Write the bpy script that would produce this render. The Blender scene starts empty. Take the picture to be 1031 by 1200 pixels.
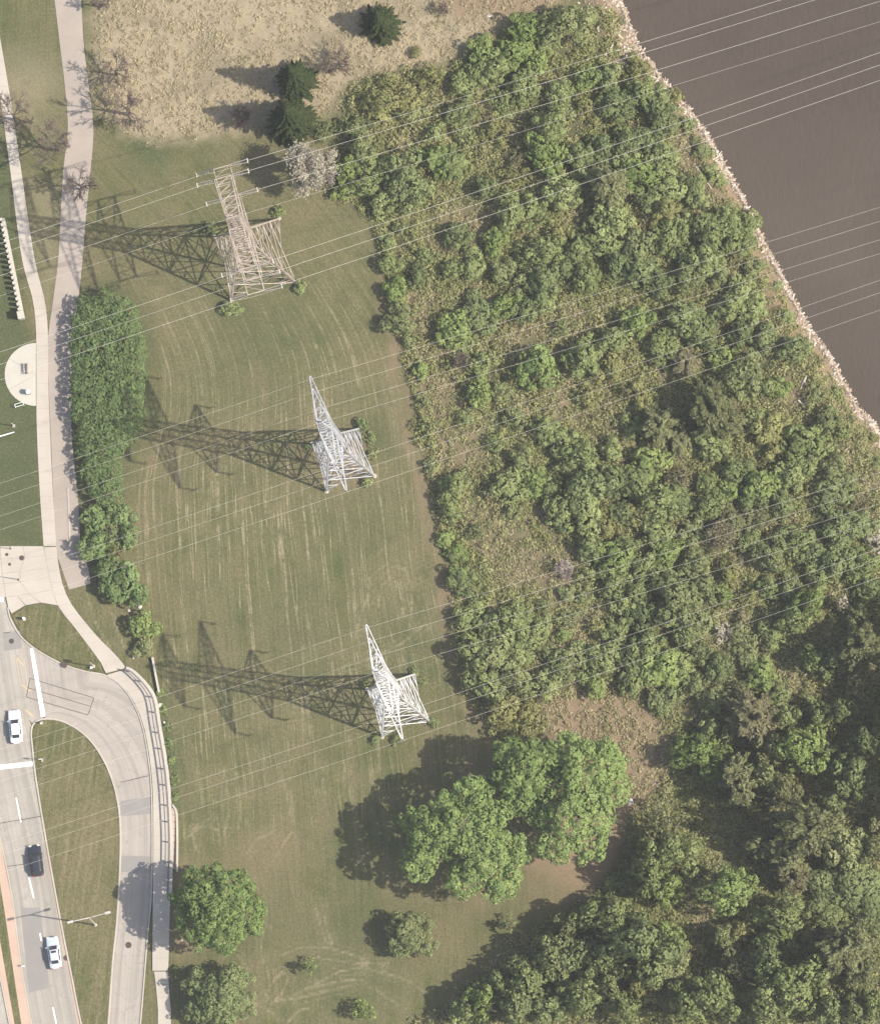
import bpy, math, random
import numpy as np
from mathutils import Vector, Matrix
from mathutils.geometry import tessellate_polygon

random.seed(7)
RNG = np.random.default_rng(7)
scene = bpy.context.scene

# ------------------------------------------------------------------ camera, sky, sun, exposure
MPP = 0.12                      # metres per photo pixel on the ground
CAM = np.array([142.0, -276.0, 2000.0])
cam_d = float(np.linalg.norm(CAM))
FWD = -CAM / cam_d
UP = np.array([0.0, 1.0, 0.0]); UP = UP - FWD * UP.dot(FWD); UP /= np.linalg.norm(UP)
RIGHT = np.cross(FWD, UP)
LENS = 36.0 * cam_d / (1031 * MPP)
cam_data = bpy.data.cameras.new('camera')
cam_data.sensor_fit = 'HORIZONTAL'; cam_data.sensor_width = 36.0; cam_data.lens = LENS
cam_data.clip_start = 10.0; cam_data.clip_end = 9000.0
cam = bpy.data.objects.new('camera', cam_data)
m = Matrix.Identity(4)
for i in range(3):
    m[i][0] = RIGHT[i]; m[i][1] = UP[i]; m[i][2] = -FWD[i]; m[i][3] = CAM[i]
cam.matrix_world = m
scene.collection.objects.link(cam)
scene.camera = cam

SUN_EL = math.radians(46.0)
SUN_DIR = Vector((0.986 * math.cos(SUN_EL), -0.164 * math.cos(SUN_EL), math.sin(SUN_EL)))   # towards the sun
world = bpy.data.worlds.new('World'); scene.world = world; world.use_nodes = True
wn = world.node_tree.nodes; wl = world.node_tree.links
bg = wn['Background']; bg.inputs['Strength'].default_value = 0.13
sky = wn.new('ShaderNodeTexSky'); sky.sky_type = 'NISHITA'; sky.sun_disc = False
sky.sun_elevation = SUN_EL; sky.sun_rotation = math.atan2(SUN_DIR.x, SUN_DIR.y)
sky.air_density = 1.2; sky.dust_density = 2.5; sky.ozone_density = 1.0
wl.new(sky.outputs['Color'], bg.inputs['Color'])
sun_data = bpy.data.lights.new('sun', 'SUN'); sun_data.energy = 4.6; sun_data.angle = math.radians(0.55)
sun_data.color = (1.0, 0.95, 0.87)
sun = bpy.data.objects.new('sun', sun_data); scene.collection.objects.link(sun)
sun.rotation_euler = (-SUN_DIR).to_track_quat('-Z', 'Y').to_euler(); sun.location = (60, -10, 80)
scene.view_settings.view_transform = 'Standard'; scene.view_settings.look = 'None'
scene.view_settings.exposure = 1.0; scene.view_settings.gamma = 1.0
scene.view_settings.use_curve_mapping = False
scene.render.engine = 'CYCLES'
scene.cycles.max_bounces = 6; scene.cycles.diffuse_bounces = 3; scene.cycles.transmission_bounces = 3
scene.cycles.transparent_max_bounces = 4
scene.cycles.use_denoising = True; scene.cycles.denoising_prefilter = 'ACCURATE'; scene.cycles.denoising_input_passes = 'RGB_ALBEDO_NORMAL'

HAZE = 0.000021                  # haze density per metre (box built last)
scene.cycles.volume_bounces = 0

# ------------------------------------------------------------------ place helpers
def P(px, py, z=0.0):
    """photo pixel -> the point at height z that is seen there"""
    sx = (px - 515.5) / 1031 * 36.0 / LENS
    sy = (600.0 - py) / 1031 * 36.0 / LENS
    d = FWD + RIGHT * sx + UP * sy
    t = (z - CAM[2]) / d[2]
    p = CAM + d * t
    return Vector((p[0], p[1], z))

def to_px(X, Y, Z=0.0):
    dx, dy, dz = X - CAM[0], Y - CAM[1], Z - CAM[2]
    w = dx * FWD[0] + dy * FWD[1] + dz * FWD[2]
    a = (dx * RIGHT[0] + dy * RIGHT[1] + dz * RIGHT[2]) / w
    b = (dx * UP[0] + dy * UP[1] + dz * UP[2]) / w
    k = LENS / 36.0 * 1031
    return 515.5 + a * k, 600.0 - b * k

def PL(pts, z=0.0):
    return [P(x, y, z) for x, y in pts]

_lat = {}
def vnoise(x, y, scale, seed=0):
    """smooth value noise 0..1 on arrays"""
    if seed not in _lat:
        _lat[seed] = np.random.default_rng(seed + 100).random((256, 256))
    L = _lat[seed]
    u = np.asarray(x) / scale; v = np.asarray(y) / scale
    iu = np.floor(u).astype(int); iv = np.floor(v).astype(int)
    fu = u - iu; fv = v - iv
    fu = fu * fu * (3 - 2 * fu); fv = fv * fv * (3 - 2 * fv)
    a = L[iu % 256, iv % 256]; b = L[(iu + 1) % 256, iv % 256]
    c = L[iu % 256, (iv + 1) % 256]; d = L[(iu + 1) % 256, (iv + 1) % 256]
    return (a * (1 - fu) + b * fu) * (1 - fv) + (c * (1 - fu) + d * fu) * fv

def fbm(x, y, scale, seed=0):
    return (vnoise(x, y, scale, seed) * .5 + vnoise(x, y, scale * .5, seed + 1) * .28 + vnoise(x, y, scale * .23, seed + 2) * .22)

def dist_poly(x, y, pts, closed=False):
    d = np.full(np.shape(x), 1e9)
    n = len(pts)
    for i in range(n if closed else n - 1):
        ax, ay = pts[i]; bx, by = pts[(i + 1) % n]
        ex, ey = bx - ax, by - ay
        t = np.clip(((x - ax) * ex + (y - ay) * ey) / (ex * ex + ey * ey + 1e-9), 0, 1)
        d = np.minimum(d, np.hypot(x - ax - t * ex, y - ay - t * ey))
    return d

def inside(x, y, pts):
    r = np.zeros(np.shape(x), bool)
    n = len(pts)
    for i in range(n):
        ax, ay = pts[i]; bx, by = pts[(i + 1) % n]
        c = (ay > y) != (by > y)
        with np.errstate(divide='ignore', invalid='ignore'):
            xi = (bx - ax) * (y - ay) / (by - ay + 1e-12) + ax
        r ^= c & (x < xi)
    return r

def signed(x, y, pts):
    d = dist_poly(x, y, pts, True)
    return np.where(inside(x, y, pts), d, -d)

def soft(sd, w):
    t = np.clip(sd / w * .5 + .5, 0, 1)
    return t * t * (3 - 2 * t)

# ------------------------------------------------------------------ object helpers
COL = scene.collection
def link_mesh(name, me, parent=None, mat=None):
    o = bpy.data.objects.new(name, me); COL.objects.link(o)
    if parent is not None: o.parent = parent
    if mat is not None and not me.materials: me.materials.append(mat)
    return o

def tag(o, label=None, cat=None, group=None, kind=None):
    if label: o['label'] = label
    if cat: o['category'] = cat
    if group: o['group'] = group
    if kind: o['kind'] = kind
    return o

def thing(name, loc, label, cat, group=None, rz=0.0):
    o = bpy.data.objects.new(name, None); COL.objects.link(o)
    o.empty_display_size = .3
    o.location = loc; o.rotation_euler = (0, 0, rz)
    return tag(o, label, cat, group)

def np_mesh(name, verts, faces, attrs=None, smooth=False):
    """verts (n,3); faces (m,k) all of one size"""
    verts = np.asarray(verts, np.float32); faces = np.asarray(faces, np.int32)
    me = bpy.data.meshes.new(name)
    me.vertices.add(len(verts)); me.vertices.foreach_set('co', verts.ravel())
    k = faces.shape[1]; nf = len(faces)
    me.loops.add(nf * k); me.loops.foreach_set('vertex_index', faces.ravel())
    me.polygons.add(nf)
    me.polygons.foreach_set('loop_start', np.arange(0, nf * k, k, dtype=np.int32))
    me.polygons.foreach_set('loop_total', np.full(nf, k, np.int32))
    if smooth: me.polygons.foreach_set('use_smooth', np.ones(nf, bool))
    for an, (dom, typ, data) in (attrs or {}).items():
        a = me.attributes.new(an, typ, dom)
        key = {'FLOAT': 'value', 'FLOAT_COLOR': 'color', 'FLOAT_VECTOR': 'vector'}[typ]
        a.data.foreach_set(key, np.asarray(data, np.float32).ravel())
    me.update(calc_edges=True)
    return me

class MB:
    def __init__(s): s.v = []; s.f = []
    def add(s, vs, fs):
        n = len(s.v); s.v += [tuple(v) for v in vs]; s.f += [tuple(i + n for i in f) for f in fs]; return s
    def box(s, c, size, rz=0.0, M=None):
        hx, hy, hz = size[0] / 2, size[1] / 2, size[2] / 2
        vs = [Vector((x, y, z)) for z in (-hz, hz) for x, y in ((-hx, -hy), (hx, -hy), (hx, hy), (-hx, hy))]
        R = M if M is not None else Matrix.Rotation(rz, 3, 'Z')
        return s.add([R @ v + Vector(c) for v in vs],
                     [(3, 2, 1, 0), (4, 5, 6, 7), (0, 1, 5, 4), (1, 2, 6, 5), (2, 3, 7, 6), (3, 0, 4, 7)])
    def bar(s, a, b, w, h=None):
        a = Vector(a); b = Vector(b); d = b - a
        if d.length < 1e-5: return s
        h = h or w
        d.normalize()
        r = Vector((0, 0, 1)) if abs(d.z) < .95 else Vector((1, 0, 0))
        x = d.cross(r).normalized(); y = d.cross(x).normalized()
        vs = [p + x * (i * w / 2) + y * (j * h / 2) for p in (a, b) for i, j in ((-1, -1), (1, -1), (1, 1), (-1, 1))]
        return s.add(vs, [(3, 2, 1, 0), (4, 5, 6, 7), (0, 1, 5, 4), (1, 2, 6, 5), (2, 3, 7, 6), (3, 0, 4, 7)])
    def tube(s, pts, rad, n=6, cap=True):
        pts = [Vector(p) for p in pts]; m = len(pts)
        rad = [rad] * m if not hasattr(rad, '__len__') else rad
        base = len(s.v); x = None
        for i, p in enumerate(pts):
            d = (pts[min(i + 1, m - 1)] - pts[max(i - 1, 0)])
            d = d.normalized() if d.length > 1e-9 else Vector((0, 0, 1))
            if x is None:
                r = Vector((0, 0, 1)) if abs(d.z) < .9 else Vector((1, 0, 0))
                x = d.cross(r).normalized()
            x = (x - d * x.dot(d)).normalized(); y = d.cross(x)
            for k in range(n):
                a = 2 * math.pi * k / n
                s.v.append(tuple(p + (x * math.cos(a) + y * math.sin(a)) * rad[i]))
        for i in range(m - 1):
            for k in range(n):
                a = base + i * n + k; b = base + i * n + (k + 1) % n
                s.f.append((a, b, b + n, a + n))
        if cap:
            s.f.append(tuple(base + k for k in reversed(range(n))))
            s.f.append(tuple(base + (m - 1) * n + k for k in range(n)))
        return s
    def lathe(s, c, prof, n=12):
        c = Vector(c)
        return s.tube([c + Vector((0, 0, z)) for r, z in prof], [max(r, .002) for r, z in prof], n)
    def build(s, name, mat, parent=None, smooth=False):
        me = bpy.data.meshes.new(name); me.from_pydata(s.v, [], s.f); me.update()
        if smooth: me.polygons.foreach_set('use_smooth', [True] * len(me.polygons))
        return link_mesh(name, me, parent, mat)

# ------------------------------------------------------------------ material helpers
class NT:
    def __init__(s, name):
        s.m = bpy.data.materials.new(name); s.m.use_nodes = True
        s.n = s.m.node_tree.nodes; s.l = s.m.node_tree.links
        s.bsdf = s.n['Principled BSDF']; s.out = s.n['Material Output']
    def node(s, t, **kw):
        n = s.n.new(t)
        for k, v in kw.items(): setattr(n, k, v)
        return n
    def put(s, sock, v):
        if isinstance(v, bpy.types.NodeSocket): s.l.new(v, sock)
        else:
            if sock.type == 'RGBA' and hasattr(v, '__len__') and len(v) == 3: v = (*v, 1)
            sock.default_value = v
    def attr(s, name, what='Fac'):
        return s.node('ShaderNodeAttribute', attribute_name=name).outputs[what]
    def pos(s):
        return s.node('ShaderNodeNewGeometry').outputs['Position']
    def noise(s, vec, scale, detail=4.0, rough=.55, out='Fac'):
        n = s.node('ShaderNodeTexNoise'); s.put(n.inputs['Vector'], vec)
        n.inputs['Scale'].default_value = scale; n.inputs['Detail'].default_value = detail; n.inputs['Roughness'].default_value = rough
        return n.outputs[out]
    def mix(s, f, a, b, mode='MIX'):
        n = s.node('ShaderNodeMix', data_type='RGBA', blend_type=mode)
        s.put(n.inputs[0], f); s.put(n.inputs[6], a); s.put(n.inputs[7], b)
        return n.outputs[2]
    def math(s, op, a, b=0.0, c=None, clamp=False):
        n = s.node('ShaderNodeMath', operation=op, use_clamp=clamp)
        s.put(n.inputs[0], a); s.put(n.inputs[1], b)
        if c is not None: s.put(n.inputs[2], c)
        return n.outputs[0]
    def ramp(s, f, lo, hi, a=0.0, b=1.0):
        n = s.node('ShaderNodeMapRange', interpolation_type='SMOOTHSTEP')
        s.put(n.inputs['Value'], f); n.inputs['From Min'].default_value = lo; n.inputs['From Max'].default_value = hi
        n.inputs['To Min'].default_value = a; n.inputs['To Max'].default_value = b
        return n.outputs['Result']
    def vec(s, x, y, z=0.0):
        n = s.node('ShaderNodeCombineXYZ'); s.put(n.inputs[0], x); s.put(n.inputs[1], y); s.put(n.inputs[2], z)
        return n.outputs[0]
    def sep(s, v):
        n = s.node('ShaderNodeSeparateXYZ'); s.put(n.inputs[0], v); return n.outputs
    def bump(s, h, strength=.4, dist=.1):
        n = s.node('ShaderNodeBump'); s.put(n.inputs['Height'], h)
        n.inputs['Strength'].default_value = strength; n.inputs['Distance'].default_value = dist
        s.l.new(n.outputs['Normal'], s.bsdf.inputs['Normal'])
    def color(s, c, rough=.85, spec=.2, metal=0.0, k=.6):
        if k != 1: c = s.mix(1.0, c, (k, k, k), 'MULTIPLY')
        s.put(s.bsdf.inputs['Base Color'], c); s.put(s.bsdf.inputs['Roughness'], rough)
        s.bsdf.inputs['Specular IOR Level'].default_value = spec; s.bsdf.inputs['Metallic'].default_value = metal
        return s.m

def simple(name, c, rough=.7, spec=.3, metal=0.0, var=.12, scale=1.5, k=.6):
    t = NT(name)
    f = t.noise(t.pos(), scale, 5.0, .6)
    lo = tuple(x * (1 - var) for x in c); hi = tuple(min(1, x * (1 + var)) for x in c)
    return t.color(t.mix(f, lo, hi), rough, spec, metal, k)

# ---- ground
def ground_material(name, with_attr=True):
    t = NT(name); p = t.pos()
    big = t.noise(p, .055, 3.0, .6); mid = t.noise(p, .33, 4.0, .65); fine = t.noise(p, 2.6, 5.0, .7); hair = t.noise(p, 9.0, 3.0, .7)
    grass = t.mix(t.ramp(mid, .3, .72), (.106, .127, .041), (.200, .184, .077))
    grass = t.mix(t.ramp(big, .38, .66, 0, .75), grass, (.255, .205, .105))
    if with_attr:
        z = t.sep(t.attr('zone', 'Vector')); u = t.attr('mow'); tr = t.attr('track'); lush = t.attr('lush'); bare = t.attr('bare')
        xy = t.sep(p)
        wob = t.math('MULTIPLY', t.noise(p, .06, 1.0), 1.6)
        uu = t.math('ADD', u, wob)
        st1 = t.noise(t.vec(t.math('MULTIPLY', uu, 1.25), t.math('MULTIPLY', xy[1], .035), 3.0), 1.0, 3.0, .6)
        st2 = t.noise(t.vec(t.math('MULTIPLY', uu, 3.4), t.math('MULTIPLY', xy[1], .1), 9.0), 1.0, 2.0, .6)
        st3 = t.noise(t.vec(t.math('MULTIPLY', uu, 1.0), t.math('MULTIPLY', xy[1], .018), 21.0), 1.0, 2.0, .6)
        brk = t.noise(p, .5, 4.0, .75)
        grass = t.mix(t.math('MULTIPLY', t.ramp(st1, .38, .62), .6), grass, (.225, .195, .105))
        grass = t.mix(t.math('MULTIPLY', t.ramp(t.math('SUBTRACT', 1.0, st2), .5, .66), .5), grass, (.092, .105, .045))
        # clippings left in broken lines along the mown strips
        line = t.math('MULTIPLY', t.ramp(t.math('ABSOLUTE', t.math('SUBTRACT', st3, .5)), .003, .024, 1.0, 0.0), t.ramp(brk, .34, .62))
        line = t.math('MULTIPLY', line, z[2])
        grass = t.mix(t.math('MULTIPLY', line, .92), grass, (.47, .39, .235))
        pt = t.noise(p, .17, 5.0, .7)
        grass = t.mix(t.ramp(pt, .52, .70, 0, .65), grass, (.255, .195, .11))
        grass = t.mix(t.ramp(pt, .46, .30, 0, .55), grass, (.082, .105, .040))
        grass = t.mix(t.math('MULTIPLY', lush, .85), grass, t.mix(mid, (.06, .092, .036), (.115, .138, .06)))
        grass = t.mix(t.math('MULTIPLY', tr, t.ramp(brk, .36, .64, .15, .9)), grass, (.42, .345, .21))
        # dry hay field
        hay = t.mix(t.ramp(fine, .3, .7), (.35, .275, .175), (.74, .59, .395))
        hay = t.mix(t.ramp(t.noise(p, .13, 5.0, .7), .46, .62, 0, .55), hay, (.27, .225, .15))
        hay = t.mix(t.ramp(mid, .50, .74, 0, .6), hay, (.30, .245, .16))
        grass = t.mix(z[0], grass, hay)
        scr = t.mix(t.ramp(mid, .36, .62), (.085, .11, .045), (.18, .175, .085))
        scr = t.mix(t.ramp(fine, .42, .75, 0, .4), scr, (.27, .225, .13))
        grass = t.mix(z[1], grass, scr)
        soil = t.mix(t.ramp(fine, .3, .75), (.27, .18, .115), (.54, .385, .25))
        grass = t.mix(bare, grass, soil)
    if not with_attr:
        xy = t.sep(p); uu = t.math('ADD', xy[0], t.math('MULTIPLY', xy[1], -.12))
        st = t.noise(t.vec(t.math('MULTIPLY', uu, 1.6), t.math('MULTIPLY', xy[1], .05), 2.0), 1.0, 4.0, .7)
        grass = t.mix(t.math('MULTIPLY', t.ramp(st, .48, .66), .75), grass, (.32, .255, .15))
        grass = t.mix(t.math('MULTIPLY', t.ramp(t.math('SUBTRACT', 1.0, st), .52, .66), .5), grass, (.085, .105, .042))
    grass = t.mix(t.ramp(fine, .34, .72, .0, .55), grass, (.085, .09, .042))
    sp = t.noise(p, 3.4, 4.0, .85)
    grass = t.mix(t.ramp(sp, .52, .68, 0, .5), grass, (.37, .315, .185))
    grass = t.mix(t.ramp(sp, .48, .34, 0, .5), grass, (.062, .07, .03))
    grass = t.mix(t.ramp(hair, .58, .8, 0, .45), grass, (.36, .31, .19))
    h = t.math('ADD', t.math('MULTIPLY', fine, 1.0), t.math('MULTIPLY', hair, .6))
    t.bump(h, .55, .12)
    return t.color(grass, .95, .1, 0.0, .6 * .88)

M = {}
M['ground'] = ground_material('ground_turf')
M['turf'] = ground_material('median_turf', False)

def paving(name, base, wear, var=.1, joint=None, lanes=False, stain=(.5, .75, .35)):
    t = NT(name); p = t.pos()
    a = t.noise(p, .22, 4.0, .6); b = t.noise(p, 2.2, 5.0, .65); g = t.noise(p, 14.0, 2.0, .6)
    c = t.mix(t.ramp(a, .3, .7), tuple(x * (1 - var) for x in base), tuple(x * (1 + var) for x in base))
    if lanes:
        s = t.attr('lane', 'Vector'); q = t.sep(s)
        w = t.noise(t.vec(t.math('MULTIPLY', q[0], .95), t.math('MULTIPLY', q[1], .012), 0), 1.0, 3.0, .7)
        c = t.mix(t.ramp(w, .42, .62, 0, .75), c, wear)
        w2 = t.noise(t.vec(t.math('MULTIPLY', q[0], 3.6), t.math('MULTIPLY', q[1], .03), 5.0), 1.0, 2.0, .6)
        c = t.mix(t.ramp(w2, .5, .75, 0, .35), c, wear)
    if lanes:                                          # fine cracks and oil drips
        ck = t.math('ABSOLUTE', t.math('SUBTRACT', t.noise(p, .24, 6.0, .62), .5))
        c = t.mix(t.math('MULTIPLY', t.ramp(ck, .0015, .006, 1.0, 0.0), t.ramp(a, .4, .6, .15, .8)), c, tuple(x * .5 for x in base))
        c = t.mix(t.ramp(t.noise(p, 1.1, 2.0, .5), .70, .80, 0, .5), c, tuple(x * .55 for x in base))
    c = t.mix(t.ramp(b, stain[0], stain[1], 0, stain[2]), c, wear)
    c = t.mix(t.ramp(g, .35, .75, 0, .22), c, tuple(x * .72 for x in base))
    t.bump(g, .2, .02)
    return t.color(c, .9, .2)

M['road'] = paving('road_asphalt', (.44, .395, .33), (.305, .275, .235), .08, lanes=True)
M['ramp'] = paving('ramp_asphalt', (.445, .39, .33), (.33, .29, .245), .08, lanes=True)
M['dark_patch'] = paving('road_patch', (.31, .285, .255), (.26, .24, .215), .06)
M['path'] = paving('path_asphalt', (.41, .345, .285), (.31, .26, .22), .07)
M['concrete'] = paving('pale_concrete', (.53, .465, .385), (.44, .385, .32), .06, stain=(.52, .8, .3))
M['white_concrete'] = paving('white_concrete', (.56, .515, .43), (.46, .415, .34), .05, stain=(.55, .8, .4))
M['kerb'] = paving('kerb_concrete', (.52, .46, .38), (.38, .33, .275), .08)
M['pink'] = paving('pink_pavement', (.56, .40, .30), (.46, .34, .26), .06)
M['seam'] = simple('joint_filler', (.16, .135, .115), .9, .1)
M['white_paint'] = simple('white_road_paint', (.83, .82, .79), .7, .2, 0, .06, 3, .85)
M['yellow_paint'] = simple('worn_yellow_paint', (.55, .46, .29), .8, .2, 0, .1, 3)
M['iron'] = simple('cast_iron', (.09, .065, .05), .6, .3)
M['sawcut'] = simple('saw_cut_sealant', (.09, .075, .065), .9, .1)

# ---- water
t = NT('river_water'); p = t.pos()
a = t.noise(p, .02, 3.0, .6); r1 = t.noise(p, .8, 4.0, .65)
c = t.mix(t.ramp(a, .3, .7), (.082, .063, .047), (.110, .086, .065))
c = t.mix(t.ramp(r1, .35, .7, 0, .3), c, (.108, .084, .063))
t.bump(t.noise(t.vec(t.sep(p)[0], t.math('MULTIPLY', t.sep(p)[1], .45)), 1.5, 5.0, .66), .6, .14)
M['water'] = t.color(c, .22, .16)

# ---- metals
def steel(name, c1, c2, rough=.55, metal=.15):
    t = NT(name); p = t.pos()
    return t.color(t.mix(t.ramp(t.noise(p, .9, 5.0, .7), .35, .68), c1, c2), rough, .4, metal)
M['steel'] = steel('galvanised_steel', (.42, .42, .425), (.62, .61, .605))
M['white_steel'] = steel('bright_galvanised_steel', (.66, .64, .605), (.86, .83, .79))
M['rust_steel'] = steel('rusty_steel', (.33, .25, .185), (.52, .445, .37), .7, .05)
M['wire'] = simple('aluminium_conductor', (.72, .66, .57), .6, .4, .0, .1)
M['insulator'] = simple('glazed_insulator', (.30, .265, .23), .35, .5)
M['rail'] = simple('dark_railing_paint', (.20, .165, .155), .5, .4)
M['lamp_paint'] = simple('lamp_pole_paint', (.55, .51, .45), .45, .4)
M['lamp_lens'] = simple('lamp_lens', (.80, .80, .78), .2, .5)
M['white_gloss'] = simple('white_enamel', (.82, .82, .80), .4, .4, 0, .03, 1.5, .8)
M['dark_metal'] = simple('dark_metal', (.06, .058, .055), .5, .4)
M['brown_wood'] = simple('brown_timber', (.24, .17, .11), .8, .2)
M['grey_wood'] = simple('bleached_driftwood', (.62, .53, .43), .85, .15, 0, .2, 2)
M['bark'] = simple('bark', (.145, .115, .09), .9, .1, 0, .25, 3)
M['twig'] = simple('bare_twigs', (.17, .13, .105), .9, .1, 0, .2, 2)
M['pale_twig'] = simple('pale_twigs', (.37, .30, .27), .9, .1, 0, .2, 2)
M['stone'] = simple('pale_stone', (.60, .55, .48), .9, .15, 0, .15, 3)

# ---- foliage: tone per leaf (0..1) picks between two real leaf colours
def leaf_material(name, dark, light, dry=None, trans=.34):
    t = NT(name)
    tone = t.attr('tone'); rnd = t.node('ShaderNodeObjectInfo').outputs['Random']
    f = t.math('ADD', tone, t.math('MULTIPLY', t.math('SUBTRACT', rnd, .5), .5), clamp=True)
    c = t.mix(f, dark, light)
    if dry is not None:
        c = t.mix(t.attr('dry'), c, t.mix(tone, tuple(x * .62 for x in dry), dry))
    c = t.mix(1.0, c, (.69, .72, .69), 'MULTIPLY')
    d = t.node('ShaderNodeBsdfDiffuse'); t.put(d.inputs['Color'], c)
    tr = t.node('ShaderNodeBsdfTranslucent'); t.put(tr.inputs['Color'], t.mix(1.0, c, (1.1, 1.15, .75), 'MULTIPLY'))
    mx = t.node('ShaderNodeMixShader'); mx.inputs[0].default_value = trans
    t.l.new(d.outputs[0], mx.inputs[1]); t.l.new(tr.outputs[0], mx.inputs[2]); t.l.new(mx.outputs[0], t.out.inputs['Surface'])
    return t.m
LEAF = {
    'g': leaf_material('mid_green_leaves', (.178, .210, .082), (.415, .438, .195)),
    'b': leaf_material('bright_green_leaves', (.170, .222, .070), (.400, .450, .170)),
    'd': leaf_material('dark_green_leaves', (.142, .172, .074), (.335, .365, .168)),
    'y': leaf_material('yellow_green_leaves', (.200, .200, .078), (.420, .390, .170)),
    'o': leaf_material('olive_leaves', (.145, .150, .070), (.330, .320, .165)),
    'k': leaf_material('grey_green_leaves', (.178, .198, .086), (.392, .402, .192)),
    'r': leaf_material('brownish_leaves', (.165, .148, .080), (.340, .295, .175)),
    'p': leaf_material('pale_dead_leaves', (.38, .31, .24), (.70, .62, .52)),
    't': leaf_material('vivid_tree_leaves', (.145, .205, .066), (.370, .440, .165)),
    'e': leaf_material('hedge_leaves', (.125, .178, .072), (.320, .390, .165)),
    'c': leaf_material('conifer_needles', (.032, .046, .022), (.105, .125, .052)),
    'w': leaf_material('weed_leaves', (.185, .198, .072), (.430, .415, .190), (.56, .46, .28)),
    'h': leaf_material('dry_hay', (.42, .33, .21), (.84, .69, .47), (.27, .27, .13)),
}
# ================================================================== THE SETTING
BANK = [(640, -140), (690, -60), (722, -10), (732, 22), (748, 55), (763, 79), (803, 126), (823, 155), (847, 193), (873, 245),
        (891, 280), (908, 315), (925, 349), (949, 390), (966, 414), (981, 439), (999, 474), (1022, 500), (1032, 520), (1060, 570), (1110, 660), (1160, 760)]
WOOD_EDGE = [(395, 150), (388, 215), (402, 236), (438, 254), (444, 292), (456, 335), (468, 378), (474, 430), (484, 470), (490, 520), (505, 560),
             (510, 600), (522, 650), (530, 690), (534, 735), (546, 780), (556, 815), (572, 846), (600, 868)]
HEDGE = [(84, 352), (100, 342), (124, 338), (150, 345), (164, 362), (171, 400), (172, 450), (170, 490), (160, 515), (146, 530), (146, 570),
         (142, 592), (124, 598), (104, 585), (93, 560), (86, 520), (80, 470), (79, 420), (80, 380)]
SCRUB = WOOD_EDGE + [(640, 850), (700, 900), (735, 950), (730, 1010), (690, 1050), (640, 1085), (590, 1120), (540, 1165), (480, 1200), (430, 1240),
                     (400, 1340), (1300, 1340), (1200, 800)] + BANK[::-1][:-3] + [(690, 5), (640, 20), (560, 60), (520, 90), (440, 85), (400, 110)]
DRY = [(104, -60), (112, 40), (108, 95), (118, 128), (150, 158), (190, 166), (250, 158), (300, 150), (330, 150), (370, 140), (400, 112), (440, 88), (500, 85),
       (545, 55), (610, 22), (660, 0), (660, -60)]
TAN = [(632, 822), (690, 806), (740, 812), (775, 840), (792, 870), (780, 905), (765, 935), (745, 960), (735, 985), (720, 1020), (690, 1048),
       (640, 1040), (612, 1010), (640, 960), (720, 930), (700, 880), (650, 870)]
HOLES = [([(480, 260), (560, 240), (600, 262), (560, 300), (500, 300)], 1), ([(470, 340), (520, 330), (530, 420), (500, 430), (478, 400)], .8),
         ([(490, 440), (530, 430), (570, 500), (570, 560), (520, 560), (500, 500)], .9), ([(560, 600), (640, 590), (680, 660), (660, 720), (600, 690), (555, 650)], .9),
         ([(640, 730), (690, 720), (680, 770), (640, 770)], .9), ([(600, 375), (680, 365), (670, 395), (600, 400)], 1), ([(640, 450), (670, 430), (680, 490), (655, 490)], 1),
         ([(790, 165), (805, 160), (838, 230), (825, 240)], 1), ([(925, 440), (955, 425), (950, 470), (930, 490), (920, 470)], 1), ([(840, 660), (860, 660), (880, 790), (850, 790)], .8),
         ([(800, 1065), (850, 1060), (840, 1080), (815, 1125)], 1), ([(960, 545), (1000, 520), (1010, 535), (965, 570)], 1), ([(835, 310), (870, 318), (910, 345), (905, 365), (860, 335)], 1),
         ([(660, 470), (700, 480), (690, 500), (660, 505)], .9)]

# ---- ground sheet: fine in view, coarse out to the horizon
def axis(lo, hi, step, far):
    core = np.arange(lo, hi + step, step)
    out = []
    d = step; p = 0
    while p < far:
        d *= 1.45; p += d; out.append(p)
    out = np.array(out)
    return np.concatenate([(core[0] - out)[::-1], core, core[-1] + out])
gx = axis(-67, 67, .33, 1500); gy = axis(-77, 77, .33, 1500)
NX, NY = len(gx), len(gy)
GX, GY = np.meshgrid(gx, gy, indexing='ij')
PX, PY = to_px(GX, GY)
PXc = np.clip(PX, -900, 2200); PYc = np.clip(PY, -900, 2200)
wobx = (fbm(GX, GY, 3.2, 1) - .5) * 16; woby = (fbm(GX, GY, 3.2, 5) - .5) * 16
QX, QY = PXc + wobx, PYc + woby
RIVER = BANK + [(2600, 3000), (3000, 3000), (3000, -1200), (-60, -1200)]
bank_sd = -signed(PXc + wobx * .35, PYc + woby * .35, RIVER) * MPP          # metres inland (+) or out in the river (-)
m_scrub = soft(signed(QX, QY, SCRUB), 9)
m_dry = soft(signed(QX + (fbm(GX, GY, 1.2, 9) - .5) * 14, QY + (fbm(GX, GY, 1.2, 15) - .5) * 14, DRY), 14)
m_tan = soft(signed(QX, QY, TAN), 16)
def smooth_interp(y, ks, vs):
    return sum(np.interp(y + d, ks, vs) for d in (-60, -40, -20, 0, 20, 40, 60)) / 7
lawn_l = smooth_interp(PYc, [-900, 330, 420, 520, 600, 700, 800, 950, 2200], [165, 170, 180, 166, 160, 174, 188, 205, 205])
lawn_r = smooth_interp(PYc, [-900, 330, 440, 560, 700, 800, 2200], [440, 450, 480, 505, 532, 552, 590])
bend = .0016 * np.clip(470 - PYc, 0, 400) ** 2                     # the mower swings round above the hedge
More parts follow.
